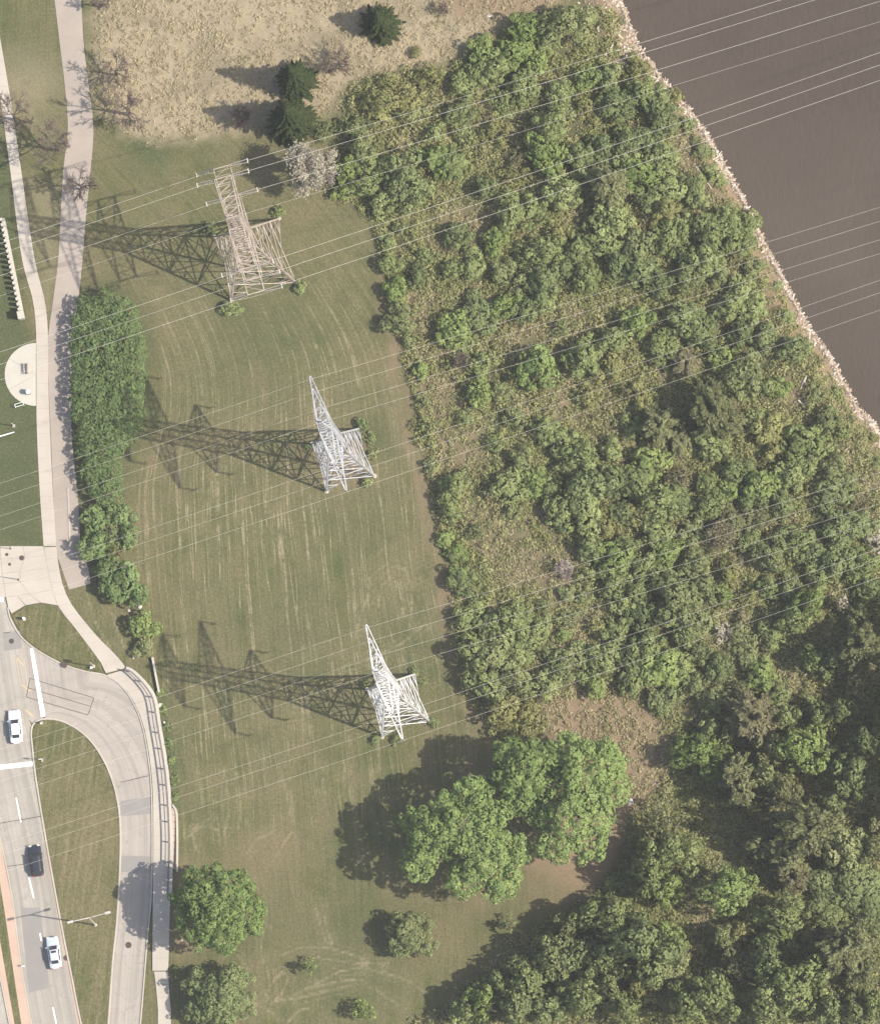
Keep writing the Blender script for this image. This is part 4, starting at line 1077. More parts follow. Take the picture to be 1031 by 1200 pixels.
def lobes_mesh(name, lobes, leaf, cover, rng, zmin=-.55, jitter=.85, aspect=1.0, inner=.72, tone_lo=0., smooth_noise=True):
    Cs = []; Ns = []; T = []
    lobes = np.asarray(lobes, float)
    for li, (cx, cy, cz, rx, ry, rz) in enumerate(lobes):
        area = 4 * math.pi * ((rx * ry) ** 1.6 / 3 + (rx * rz) ** 1.6 / 3 + (ry * rz) ** 1.6 / 3) ** (1 / 1.6)
        n = int(area * cover / (leaf * leaf * 1.25)) + 4
        d = rng.normal(size=(n, 3)); d /= np.linalg.norm(d, axis=1)[:, None]
        d = d[d[:, 2] > zmin]
        # twig-end bunches: pull points toward random bunch directions, leave gaps between
        k = max(5, int(area / (leaf * leaf * 22)))
        bd = rng.normal(size=(k, 3)); bd /= np.linalg.norm(bd, axis=1)[:, None]
        near = np.argmax(d @ bd.T, 1); pull = rng.random(len(d))[:, None] * .62
        d = d * (1 - pull) + bd[near] * pull; d /= np.linalg.norm(d, axis=1)[:, None]
        brad = rng.uniform(.80, 1.13, k)[near]
        rad = brad * (1 - np.abs(rng.normal(0, .11, len(d))))
        c = np.array([cx, cy, cz]) + d * np.array([rx, ry, rz]) * rad[:, None]
        keep = np.ones(len(c), bool)
        for lj, q in enumerate(lobes):
            if lj == li: continue
            e = (((c - q[:3]) / q[3:]) ** 2).sum(1)
            keep &= e > inner ** 2
        keep &= c[:, 2] > .05
        c = c[keep]; d = d[keep]; nr = near[keep]
        btone = rng.uniform(.15, .85, k)
        Cs.append(c); Ns.append(d + rng.normal(0, jitter, d.shape) * .6 + np.array([0, 0, .25])); T.append(np.clip(btone[nr] * .55 + rng.random(len(c)) * .45 + tone_lo, 0, 1))
    c = np.concatenate(Cs); nn = np.concatenate(Ns); T = np.concatenate(T)
    size = leaf * rng.uniform(.55, 1.15, len(c))
    V, F = quads_at(c, nn, size, aspect, rng)
    V[:, 2] = np.maximum(V[:, 2], .02)
    return np_mesh(name, V, F, {'tone': ('POINT', 'FLOAT', np.repeat(T, 4))})

def round_lobes(r, h, rng, n=None):
    n = n or int(rng.integers(7, 12))
    L = [(rng.normal(0, .1) * r, rng.normal(0, .1) * r, h * .48, r * .56, r * .56, h * .38)]
    a0 = rng.random() * 6.28
    for i in range(n):
        a = a0 + 6.283 * i / n + rng.normal(0, .25); q = r * rng.uniform(.42, .92); s = r * rng.uniform(.2, .46)
        L.append((math.cos(a) * q, math.sin(a) * q, h * rng.uniform(.3, .7), s, s * rng.uniform(.7, 1.3), s * rng.uniform(.7, 1.0)))
    for i in range(max(3, n // 2)):
        a = rng.random() * 6.28; q = r * rng.uniform(.0, .42); s = r * rng.uniform(.24, .40)
        L.append((math.cos(a) * q, math.sin(a) * q, h * rng.uniform(.68, .86), s, s, s * rng.uniform(.6, .9)))
    return L

def feather_mesh(name, r, h, leaf, rng, nb=None, droop=.25, thin=1.0):
    """crown of long plume-like boughs spreading from the stem"""
    nb = nb or int(34 + r * 11)
    C = []; N = []; T = []; R = []
    for i in range(nb):
        a = rng.random() * 6.283; el = rng.uniform(-.05, 1.35); ln = r * rng.uniform(.65, 1.12) * (1 - .25 * (el / 1.35))
        z0 = h * rng.uniform(.25, .62)
        m_ = int(ln / leaf * 9 * thin) + 6
        t = rng.random(m_) ** .75
        d = np.array([math.cos(a) * math.cos(el), math.sin(a) * math.cos(el), math.sin(el)])
        base = np.array([math.cos(a) * r * .06, math.sin(a) * r * .06, z0])
        p = base + d * (t * ln)[:, None] * np.array([1, 1, (h * .55) / max(r, .1)])
        p[:, 2] -= droop * (t ** 2) * ln
        wdt = .30 * ln * (1 - t) * t * 2.0 + leaf * .35
        side = np.array([-math.sin(a), math.cos(a), 0])
        p += side * (rng.normal(0, .5, m_) * wdt)[:, None] + rng.normal(0, leaf * .3, (m_, 3))
        bt = rng.uniform(.1, .8)
        C.append(p); N.append(np.tile(np.array([0, 0, 1.0]) + d * .4, (m_, 1)) + rng.normal(0, .5, (m_, 3)))
        T.append(np.clip(bt * .6 + rng.random(m_) * .4, 0, 1))
        R.append(np.tile(d, (m_, 1)) + side * rng.normal(0, .5, m_)[:, None])
    c = np.concatenate(C); nn = np.concatenate(N); T = np.concatenate(T); R = np.concatenate(R)
    V, F = quads_at(c, nn, leaf * rng.uniform(.55, 1.1, len(c)), 1.35, rng, R)
    V[:, 2] = np.maximum(V[:, 2], .02)
    return np_mesh(name, V, F, {'tone': ('POINT', 'FLOAT', np.repeat(T, 4))})

def conifer_mesh(name, r, h, leaf, rng):
    C = []; N = []; T = []; R = []
    tiers = int(h / .42)
    for k in range(tiers):
        f = k / tiers; z = h * (.05 + .93 * f); rr = r * (1 - f) ** .85 * rng.uniform(.85, 1.1) + .12
        nb = max(5, int(9 + 7 * (1 - f)))
        for i in range(nb):
            a = 6.283 * (i + rng.random() * .7) / nb + k; ln = rr * rng.uniform(.6, 1.25); m_ = int(ln / leaf * 13) + 5
            t = rng.random(m_) ** .7
            d = np.array([math.cos(a), math.sin(a), 0]); side = np.array([-d[1], d[0], 0])
            p = np.array([0, 0, z]) + d * (t * ln)[:, None]; p[:, 2] += (.22 * t - .48 * t * t) * ln
            p += side * (rng.normal(0, .42, m_) * ln * .34 * (1.05 - t))[:, None]; p[:, 2] += rng.normal(0, .05, m_)
            C.append(p); N.append(np.array([0, 0, 1.0]) + d * .3 + rng.normal(0, .45, (m_, 3))); T.append(np.clip(.1 + .5 * t + rng.normal(0, .18, m_), 0, 1)); R.append(np.tile(d, (m_, 1)))
    c = np.concatenate(C); nn = np.concatenate(N); T = np.concatenate(T); R = np.concatenate(R)
    V, F = quads_at(c, nn, leaf * rng.uniform(.6, 1.1, len(c)), 1.4, rng, R)
    V[:, 2] = np.maximum(V[:, 2], .02)
    return np_mesh(name, V, F, {'tone': ('POINT', 'FLOAT', np.repeat(T, 4))})

def trunk_mesh(name, r, h, rng, stems=1, limbs=5):
    b = MB()
    for s in range(stems):
        a = 6.283 * s / stems + rng.random(); q = 0 if stems == 1 else .18 * r
        top = Vector((math.cos(a) * q * 1.6, math.sin(a) * q * 1.6, h * .68)); bot = Vector((math.cos(a) * q * .3, math.sin(a) * q * .3, -.25))
        rad = .035 * h / math.sqrt(stems) + .03
        b.tube([bot, bot.lerp(top, .45) + Vector((rng.normal(0, .04) * r, rng.normal(0, .04) * r, 0)), top], [rad * 1.25, rad * .85, rad * .3], 6)
        for i in range(limbs):
            t = rng.uniform(.35, .9); p = bot.lerp(top, t); aa = rng.random() * 6.283
            e = Vector((math.cos(aa) * r * .62, math.sin(aa) * r * .62, min(h * .8, p.z + h * rng.uniform(.08, .25))))
            b.tube([p, p.lerp(e, .5) + Vector((0, 0, .05 * h)), e], [rad * .45, rad * .3, rad * .1], 4)
    me = bpy.data.meshes.new(name); me.from_pydata(b.v, [], b.f); me.update(); me.materials.append(M['bark'])
    return me

PRO = {}
def proto(style, r):
    """(crown mesh, trunk mesh, r, h) of the closest size class"""
    R_ = min((1.0, 1.7, 2.5, 3.7), key=lambda q: abs(math.log(q / r)))
    key = (style, R_)
    if key not in PRO:
        PRO[key] = []
        rng = np.random.default_rng(int(R_ * 100) + sum(map(ord, style)))
        for v in range(4 if R_ < 3 else 3):
            h = R_ * 1.25 + .55
            leaf = {1.0: .135, 1.7: .16, 2.5: .185, 3.7: .205}[R_]
            if style == 'round': me = lobes_mesh('leaf_crown', round_lobes(R_, h, rng), leaf, 1.5, rng)
            elif style == 'fine': me = lobes_mesh('leaf_crown', round_lobes(R_, h, rng, 14), leaf * .72, 1.35, rng)
            elif style == 'feather': me = feather_mesh('leaf_crown', R_, h * 1.1, leaf * 1.0, rng)
            elif style == 'loose': me = lobes_mesh('leaf_crown', round_lobes(R_, h, rng, 8)[1:], leaf * 1.05, .75, rng, inner=.4)
            me.materials.append(LEAF['g'])
            PRO[key].append((me, trunk_mesh('stem', R_, h, rng, 3 if R_ < 3 else 1, 4), R_, h))
    return PRO[key]

def plant(name, px, py, rpx, style, colour, label, cat, group=None, hk=1.0, idx=None, own=None):
    r = rpx * MPP
    crown_me, trunk_me, R_, H_ = own or random.choice(proto(style, r))
    s = r / R_; h = H_ * s * hk
    g = P(px, py, h * .55)
    gz = ground_z(g.x, g.y)
    root = thing(name, (g.x, g.y, gz), label, cat, group, random.random() * 6.283 if own is None else 0.0)
    root.scale = (s * random.uniform(.86, 1.26), s * random.uniform(.86, 1.26), s * hk) if own is None else (s, s, s * hk)
    t_ = bpy.data.objects.new('trunk', trunk_me); COL.objects.link(t_); t_.parent = root
    c_ = bpy.data.objects.new('crown', crown_me); COL.objects.link(c_); c_.parent = root
    c_.material_slots[0].link = 'OBJECT'; c_.material_slots[0].material = LEAF[colour]
    return root

# x, y, radius (photo pixels), style letter + colour letter
WOODS = """
661,26,25,rk 615,34,19,rb 565,61,18,rb 603,58,19,rb 580,79,17,rg 554,85,14,rg 630,70,15,rb 615,48,14,rb 640,50,14,rg 504,88,14,ly 487,60,7,ly 540,100,15,rg
457,119,27,ly 483,135,14,lk 691,90,14,rb 714,87,14,rd 656,106,15,rg 688,128,15,ly 720,122,20,rd 644,146,24,rg 638,176,20,rb 656,132,12,rk 612,100,18,rg 590,120,14,lg 540,130,14,rk
580,152,14,ly 542,154,12,lg 510,158,14,lg 513,187,18,fb 530,193,17,fg 475,216,23,rd 449,234,14,rg 442,208,13,rg 424,172,18,rk 408,200,16,rb 425,215,17,rg 432,190,13,rg 405,222,11,rb 416,150,14,rk
568,221,12,rd 603,204,13,ly 610,182,12,lr 641,196,15,rb 679,181,15,rd 661,224,21,rg 684,206,13,rg 714,216,24,fo 731,163,14,rg 706,172,14,rd 735,190,13,rg 720,256,21,rg 603,248,19,rg 626,251,14,lg 580,281,13,rb 536,274,13,rd
530,314,12,rg 554,309,14,rg 641,294,19,rg 638,329,19,rd 679,291,17,rg 702,280,19,rg 726,309,19,rd 688,323,15,rg 655,270,15,ly 615,300,14,lg 590,318,13,rk 665,310,14,rd 610,330,14,lk
457,309,13,rg 464,340,12,rb 490,323,12,rd 498,297,9,rg 455,283,9,rg 470,268,8,rk
747,77,12,ry 756,108,19,rg 770,124,16,rd 777,140,17,rd 736,163,15,rd 759,163,13,rd 777,181,15,rg 747,204,17,rb 782,219,16,rg 780,245,17,ry 812,217,15,rg 820,234,13,rg 768,263,10,ry 783,280,21,rg 745,292,17,rk 750,315,21,rd 800,263,13,rg
838,268,23,rg 861,280,20,rg 876,258,13,rg 829,303,19,rg 806,321,17,rk 870,339,17,rg 820,172,10,rk 836,205,9,rg 792,110,8,ry 803,145,8,rk 855,250,9,rg 758,235,13,rd 802,298,13,rd 845,322,11,rk 880,318,10,rk 771,330,14,rd
469,375,15,rk 533,387,17,rb 562,375,15,rd 591,357,14,rb 615,363,14,rd 638,353,13,rg 555,357,12,rd 548,402,10,rg 493,433,9,rb 565,425,13,rg 630,430,20,rt 565,460,17,rb 586,457,11,rk 685,419,21,rg 661,384,11,lg 720,395,17,rg 546,425,9,lk
603,489,11,rk 641,503,15,rg 661,516,14,rg 691,462,15,ly 612,538,13,rk 597,570,16,rg 627,567,17,rb 644,572,13,rg 533,570,17,rg 527,595,14,rg 522,631,9,rb 536,649,10,rb 542,676,13,rg 682,532,19,rg 717,527,13,rg 691,565,23,rd 717,562,17,rd
682,600,19,rg 708,614,16,ry 691,640,18,rd 720,655,18,rb 729,602,15,rd 600,600,10,lk 650,597,13,rg 661,615,10,rg 562,622,12,lk 480,398,8,lk 497,470,8,lk 504,500,9,lk 545,490,10,lg 715,430,13,ry 665,545,12,rk 740,500,12,rg 735,460,11,lr 580,520,9,lg 507,545,8,lk
747,378,17,rb 774,404,17,rg 800,372,21,rd 820,387,19,rd 858,357,17,rg 884,363,15,rg 870,390,17,rd 896,396,15,rd 931,407,18,rd 876,440,27,rk 911,455,13,rb 847,419,13,rb 750,463,12,ry 803,427,14,fr 832,478,28,fo 853,494,19,fo 771,498,21,fo 797,516,14,fo
832,516,19,rg 905,500,17,ry 888,489,11,rg 908,525,14,ry 969,495,14,rk 955,462,10,lk 987,506,9,rg 943,521,19,rg 929,556,21,rg 952,540,12,rk 893,565,17,rb 864,550,14,rd 762,541,17,rb 748,562,17,rg 797,562,15,lr 829,568,13,rg 856,575,12,rb 882,576,14,rd
774,588,19,rg 753,604,15,ry 797,592,15,rd 831,592,15,rg 847,626,15,fr 861,610,15,ro 890,610,15,ro 917,591,15,rd 978,550,13,rk 993,563,11,rk 975,582,15,rd 1004,591,11,lr 984,620,21,rd 1010,614,17,rd 934,632,17,rg 955,649,17,rd 905,650,19,rk 880,636,13,rg
780,649,17,rb 750,664,15,rg 818,661,15,rk 853,673,13,ry 978,658,19,rd 1010,661,15,rg 1026,633,13,lp 770,626,15,rg 812,622,12,rk 1020,690,14,rd 735,640,13,rg 740,575,11,rk
535,650,10,rg 541,683,13,rd 550,722,14,rg 576,731,15,rd 602,728,17,rg 556,763,17,rg 582,769,21,rk 605,763,18,rg 573,798,19,rg 602,798,19,rk 588,830,17,ry 614,834,14,ry 591,852,13,ly 652,787,15,rd 643,805,12,rg 667,776,15,rk 696,804,13,rb 704,775,17,rg
667,728,11,lk 632,737,11,rg 722,740,13,rg 661,744,8,rb 731,708,13,rg 722,683,16,rg 684,697,9,lg 666,697,8,rk 637,711,8,lk 751,722,15,rd 760,760,19,rg 742,773,15,rd 742,799,15,rg 772,822,12,rk 690,672,11,lg 700,735,12,ly 640,764,10,lk 616,860,9,ly 680,758,9,lg
747,693,17,rg 769,674,16,rg 797,697,27,rk 780,718,19,rd 826,689,19,rk 847,697,13,rb 759,745,14,rk 847,741,10,lp 803,741,15,rg 780,781,20,rb 801,781,14,rg 815,804,15,rk 783,817,14,rd 835,822,16,rk 844,781,15,rd 867,812,15,lo 882,842,22,fr 893,790,17,rb
911,813,15,rg 920,843,17,rg 952,772,15,rg 931,724,17,rg 949,705,16,rb 955,831,12,rd 1007,758,25,fo 1001,802,12,fo 1007,723,13,rk 987,708,9,lp 961,677,14,rg 990,652,11,rd 946,648,8,rb 825,730,14,rk 880,700,14,ly 870,725,11,lr 870,750,14,lk 905,745,13,rg 900,690,15,rg 860,660,10,lr 925,690,13,rk 880,775,12,rk 820,765,13,rk
940,880,19,rb 905,878,16,ro 969,875,10,rd 818,882,23,rb 861,908,18,fo 896,908,15,rk 920,930,15,ro 969,909,8,rb 832,855,13,rg 853,864,12,lk 1025,840,13,ro 868,929,18,fo 947,970,30,fo 920,1005,20,fo 888,988,14,ro 906,972,14,ro 930,1030,16,fr
859,1042,23,rt 918,1074,19,rg 993,993,19,rk 1023,996,17,ro 1026,965,13,ro 1000,1035,27,nd 1020,1062,21,nd 970,1042,20,nd 975,1072,14,ng 988,1112,27,fo 1006,1136,20,fo 912,1100,14,rb 848,1098,15,rk 864,1092,14,ly 783,1040,17,rb 757,1022,24,rg 786,996,20,rg 778,964,15,lo
748,1104,28,rd 783,1098,16,rb 748,1156,15,ry 778,1136,18,rk 804,1174,19,rg 839,1171,24,rg 864,1136,17,ro 894,1127,20,rd 932,1159,32,rg 903,1180,21,rk 973,1182,19,rd 1002,1185,19,rk 1022,1180,14,rg 970,1100,12,fr 960,840,12,rd 975,775,14,rd 985,835,15,rd 1015,870,16,rd 1000,910,18,rd 975,945,15,rd
641,1127,21,rk 621,1147,19,rg 586,1156,15,rg 562,1174,15,rb 545,1186,14,rg 667,1089,16,ro 644,1107,14,rk 691,1072,18,rg 720,1072,20,rg 731,1038,16,rd 737,1016,13,ro 673,1127,20,rd 702,1121,22,rg 679,1165,20,rg 644,1180,17,rd 711,1159,20,rk 732,1182,17,rg 609,1177,17,rk 655,1150,14,rg 595,1084,9,lk
""".split()
SHADE = {'g': 'mid green', 'b': 'bright green', 'd': 'dark green', 'y': 'yellowish green', 'o': 'olive', 'k': 'grey-green', 'r': 'brownish', 'p': 'pale tan', 't': 'vivid green'}
STY = {'r': 'round', 'f': 'feather', 'l': 'loose', 'n': 'fine'}
FORM = {'r': ('dense bush', 'rounded tree'), 'f': ('feathery shrub', 'feathery tree'), 'l': ('sparse bush', 'loose tree'), 'n': ('vine-clad bush', 'vine-clad thicket')}
seen_labels = set()
def wire_zone(x, y):
    for (tx, ty), w in (((299, 304), 'rusty'), ((402, 539), 'grey'), ((467, 827), 'white')):
        if abs(y + .29 * (x - tx) - ty + 30) < 62: return f"under the {w} tower's wires"
    return 'in the scrub'
def zone_words(x, y):
    db = min(math.dist((x, y), q) for q in BANK); dw = min(math.dist((x, y), q) for q in WOOD_EDGE)
    if db < 50: return 'on the riverbank'
    if dw < 32: return 'along the lawn edge'
    if math.dist((x, y), (715, 880)) < 110: return 'by the dry clearing'
    if y > 840: return 'in the shady wood'
    if y < 150: return 'near the hay field'
    return wire_zone(x, y)
PARSED = []
for w in WOODS:
    x, y, r, k = w.split(',')
    x, y, r = float(x), float(y), float(r)
    deep = x > 740 and y > 840 or (y > 1060 and x > 540)
    PARSED.append((x, y, r, k, deep, not (deep or r > 19)))
def look(q, short=False):
    x, y, r, k, deep, shrub = q
    size = 'small' if r < 12 else ('big' if r > 21 else 'mid-sized')
    form = {'r': '', 'f': 'feathery', 'l': 'sparse', 'n': 'vine-clad'}[k[0]]
    w = (size + ' ' if not (short and size == 'mid-sized') else '') + SHADE[k[1]] + ' ' + (form + ' ' if form and not short else '') + ('bush' if shrub else 'tree')
    return w
DIRS = ('right of', 'lower right of', 'below', 'lower left of', 'left of', 'upper left of', 'above', 'upper right of')
def make_label(q):
    near = sorted((o for o in PARSED if o is not q), key=lambda o: math.dist(o[:2], q[:2]))[:9]
    for o in near:
        a = math.atan2(q[1] - o[1], q[0] - o[0]); d = DIRS[int(round(a / (math.pi / 4))) % 8]
        nb = look(o, True)
        lab = f"{look(q)} {d} {'an' if nb[0] in 'aeiou' else 'a'} {nb} {zone_words(q[0], q[1])}"
        if lab not in seen_labels and len(lab.split()) <= 16:
            return lab
    raise RuntimeError('no label left')
TALL = {(947., 970.): 3.0, (818., 882.): 1.35, (821., 234.): 1.0, (868., 929.): 2.6, (861., 908.): 2.4, (1007., 758.): 2.5, (882., 842.): 2.1, (988., 1112.): 2.4}
for q in PARSED:
    x, y, r, k, deep, shrub = q
    hk = 1.0
    if k[0] == 'n': hk = .7
    elif deep: hk = 2.2 if r > 13 else 1.4
    elif x > 930 and y > 690: hk = 2.0
    elif k[0] == 'f' and r > 18: hk = 1.45
    elif r > 16 and min(math.dist((x, y), w) for w in WOOD_EDGE) < 60 and y > 690: hk = 1.3
    elif r < 11 or k[0] == 'l': hk = .8
    hk = TALL.get((x, y), hk * random.uniform(.88, 1.15))
    lab = make_label(q); seen_labels.add(lab)
    plant('bush' if shrub else 'tree', x, y, r * (1.3 if deep and r > 13 else 1.18), STY[k[0]], k[1], lab, 'bush' if shrub else 'tree', 'bushes and trees of the riverside thicket', hk)
# tall trees just past the right edge whose shade falls into the wood
for i, (x, y, r) in enumerate(((1075, 790, 34), (1090, 850, 36), (1068, 905, 30), (1100, 950, 36), (1085, 730, 28))):
    plant('tree', x, y, r, 'round', 'dg'[i % 2], f'tall green tree just past the shady wood, {("third", "fourth", "lowest", "fifth", "uppermost")[i]} of five in a row', 'tree', 'tall trees beyond the shady wood', 2.8)

# weeds and seedlings breaking up the stony river edge
for i, (px_, r_, k_) in enumerate(((.9, 6, 'lk'), (2.3, 7, 'ly'), (3.4, 6, 'lg'), (4.6, 8, 'rk'), (5.5, 7, 'lg'), (6.3, 8, 'rg'), (7.2, 6, 'ly'), (7.9, 7, 'lk'), (8.7, 8, 'rk'), (9.5, 7, 'lg'), (10.4, 9, 'rg'),
                                   (11.2, 7, 'lk'), (12.3, 6, 'ly'), (13.4, 8, 'rg'), (14.5, 7, 'lk'), (15.4, 8, 'ry'), (16.3, 7, 'lg'), (17.2, 6, 'lk'))):
    a, b_ = BANK[int(px_) + 2], BANK[int(px_) + 3]; f = px_ % 1
    x = a[0] + (b_[0] - a[0]) * f - random.uniform(3, 14); y = a[1] + (b_[1] - a[1]) * f + random.uniform(0, 6)
    q = (x, y, r_, k_, False, True); PARSED.append(q); lab = make_label(q); seen_labels.add(lab)
    plant('bush', x, y, r_, STY[k_[0]], k_[1], lab, 'bush', 'bushes and trees of the riverside thicket', .8)

# ---- the big free-standing trees, each with its own crown
def big_tree(lobes_px, base, hscale, leaf, colour, label, seed, cover=1.6, name='tree', cat='tree', inner=.72, grow=1.05, lift=0.0):
    """lobes_px: x, y, z(m), radius px, flattening; placed so that each lobe is seen at its x, y"""
    rng = np.random.default_rng(seed)
    g = P(*base); L = []
    mx = sum(q[0] for q in lobes_px) / len(lobes_px); my = sum(q[1] for q in lobes_px) / len(lobes_px)
    for x, y, z, r, fl in lobes_px:
        x = mx + (x - mx) * grow; y = my + (y - my) * grow; r *= grow; z = z * grow + lift
        p = P(x, y, z); R = r * MPP
        L.append((p.x - g.x, p.y - g.y, z, R * .80, R * .80, R * fl * .8))
        for i in range(int(9 + 3 * R)):                    # break the outline with smaller bunches
            a = rng.random() * 6.283; e = rng.uniform(-.15, 1.2); q = R * rng.uniform(.66, .98); s = R * rng.uniform(.16, .32)
            L.append((p.x - g.x + math.cos(a) * math.cos(e) * q, p.y - g.y + math.sin(a) * math.cos(e) * q, z + math.sin(e) * q * fl, s, s, s * .85))
    gz = ground_z(g.x, g.y)
    me = lobes_mesh('leaf_crown', L, leaf, cover, rng, inner=inner); me.materials.append(LEAF[colour])
    root = thing(name, (g.x, g.y, gz), label, cat)
    h = max(q[2] for q in L); rr = max(math.hypot(q[0], q[1]) for q in L)
    link_mesh('crown', me, root)
    link_mesh('trunk', trunk_mesh('stem', rr, h, rng, 1, 9), root)
    return root
big_tree([(508, 982, 8.2, 33, .85), (490, 965, 7.2, 20, .8), (495, 1012, 7, 24, .8), (552, 935, 8.4, 27, .8), (575, 958, 8, 24, .8), (540, 975, 9.3, 30, .8), (572, 1005, 8.4, 33, .85), (585, 1030, 7, 26, .8),
          (545, 1028, 7.4, 26, .8), (603, 995, 6.5, 18, .8), (525, 948, 8, 20, .8), (560, 985, 10.2, 24, .7)], (550, 995), 1, .21, 't', 'broad bright green tree, left one of the cluster of three beside the white tower', 11, lift=1.5)
big_tree([(612, 905, 9, 33, .85), (600, 885, 8.2, 24, .8), (632, 890, 8.8, 24, .8), (590, 915, 7.2, 20, .8), (610, 935, 7.6, 24, .8), (640, 915, 8.6, 20, .8), (615, 900, 11, 20, .7)], (620, 925), 1, .21, 't',
         'round green tree squeezed in the middle behind the other two big trees', 12, lift=1.5)
big_tree([(690, 905, 8.6, 38, .85), (668, 885, 8.4, 24, .8), (715, 925, 7.4, 28, .8), (705, 890, 7.6, 24, .8), (672, 960, 8.4, 35, .85), (650, 985, 7, 24, .8), (690, 985, 7, 24, .8), (700, 955, 8, 26, .8), (720, 900, 6.5, 16, .8), (640, 960, 7, 18, .8),
          (685, 930, 10.2, 28, .7)], (690, 950), 1, .21, 't', 'largest green tree on the right of the cluster, next to the dry brown clearing', 13, lift=1.5)
big_tree([(258, 1060, 6.6, 36, .8), (240, 1040, 5.6, 24, .8), (275, 1045, 6, 24, .8), (285, 1075, 5.4, 24, .8), (262, 1092, 5.4, 26, .8), (235, 1085, 5.2, 24, .8), (222, 1055, 5, 18, .8), (296, 1068, 4.4, 14, .8), (255, 1065, 8.2, 24, .7)], (259, 1073), 1, .19, 't',
         'lone round green tree standing beside the ramp pavement', 14, grow=1.1, lift=1.6)
big_tree([(482, 1096, 2.4, 22, .85), (470, 1085, 2.0, 14, .8), (494, 1105, 2.0, 15, .8), (474, 1108, 1.8, 13, .8), (492, 1084, 2.1, 13, .8), (480, 1094, 3.6, 12, .7)], (483, 1100), 1, .15, 'k',
         'rounded grey-green bush alone on the lawn below the big trees', 15, 1.5, 'bush', 'bush', grow=1.18)
big_tree([(256, 1165, 2.9, 26, .85), (240, 1155, 2.4, 17, .8), (272, 1152, 2.5, 17, .8), (276, 1175, 2.3, 17, .8), (256, 1186, 2.3, 20, .8), (236, 1178, 2.2, 15, .8), (255, 1162, 4.2, 14, .7)], (257, 1170), 1, .15, 'd',
         'rounded dull green bush below the lone tree by the pavement', 16, 1.5, 'bush', 'bush', grow=1.25)
# young trees on the lawn
for (x, y, r, lab) in ((362, 1133, 10, 'small staked sapling with thin bright crown on the lawn'), (426, 1184, 12, 'young bright green sapling at the bottom of the lawn')):
    plant('sapling', x, y, r, 'loose', 'b', lab, 'sapling', None, 1.7)

# ---- hedge beside the path: one continuous thicket
def hedge(poly, h, leaf, label, seed, step=8):
    rng = np.random.default_rng(seed)
    xs = [p[0] for p in poly]; ys = [p[1] for p in poly]
    cx, cy = sum(xs) / len(xs), sum(ys) / len(ys); g = P(cx, cy); L = []
    pts = [(x + rng.uniform(-3, 3), y + rng.uniform(-3, 3)) for x in np.arange(min(xs), max(xs), step) for y in np.arange(min(ys), max(ys), step)]
    pa = np.array(pts); sd = signed(pa[:, 0], pa[:, 1], poly)
    for (x, y), s in zip(pts, sd):
        if s < 5: continue
        z = h * (.56 + .2 * min(1, s / 22)) * rng.uniform(.92, 1.07); p = P(x, y, z)
        R = min(step * rng.uniform(.85, 1.2), s + 2) * MPP
        L.append((p.x - g.x, p.y - g.y, z, R, R, R * .85))
    me = lobes_mesh('leaf_crown', L, leaf, 1.2, rng, zmin=-.3, inner=.62); me.materials.append(LEAF['e'])
    root = thing('hedge', (g.x, g.y, 0), label, 'hedge')
    link_mesh('foliage', me, root)
    b = MB()
    for q in L[::3]:
        b.tube([(q[0], q[1], -.1), (q[0] + rng.normal(0, .1), q[1] + rng.normal(0, .1), q[2])], [.05, .02], 5)
    o = b.build('stems', M['bark'], root); o['kind'] = 'stuff'
hedge([(q[0] + (2 if q[0] < 110 else 0), q[1]) for q in HEDGE], 3.3, .15, 'tall dense green hedge between the asphalt path and the mown lawn', 21)
for (x, y, r, k, lab) in ((112, 612, 13, 'rg', 'green bush just below the dense hedge, path side'), (142, 606, 14, 'rg', 'rounded green bush just below the dense hedge, lawn side'), (150, 628, 13, 'rd', 'dark green bush on the lawn side under the hedge'),
                          (112, 640, 14, 'rg', 'green bush beside the end of the asphalt path'), (134, 645, 10, 'ly', 'yellowish sparse bush in the middle of the bush row'), (124, 668, 15, 'rd', 'dark green bush hanging over the path end'),
                          (146, 680, 16, 'rg', 'green bush beside two pale stones'), (160, 696, 13, 'rd', 'dark bush above the white stones'), (136, 690, 13, 'rd', 'dark green bush on the slope next to the path end'),
                          (168, 733, 13, 'rb', 'lone bright green round bush lowest in the row'), (168, 757, 9, 'rk', 'small grey-green bush at the top of the low wall'), (130, 628, 11, 'rk', 'grey-green bush in the gap below the hedge')):
    plant('bush', x, y, r * 1.32, STY[k[0]], {'g': 'e', 'd': 'e', 'b': 'b'}.get(k[1], k[1]), lab, 'bush', 'bushes below the hedge', 1.0)
# creepers along the foot of the retaining wall
for i, (x, y, r, w) in enumerate(((188, 812, 5, 'highest'), (192, 832, 5, 'second'), (196, 852, 5, 'third'), (199, 872, 5.5, 'fourth'), (201, 893, 6, 'fifth'), (204, 914, 6.5, 'sixth'), (206, 934, 5.5, 'lowest'))):
    plant('bush', x, y, r, 'loose', 'b', f'low creeper clump behind the curved wall, {w} of seven downwards', 'bush', 'creepers behind the retaining wall', .6)
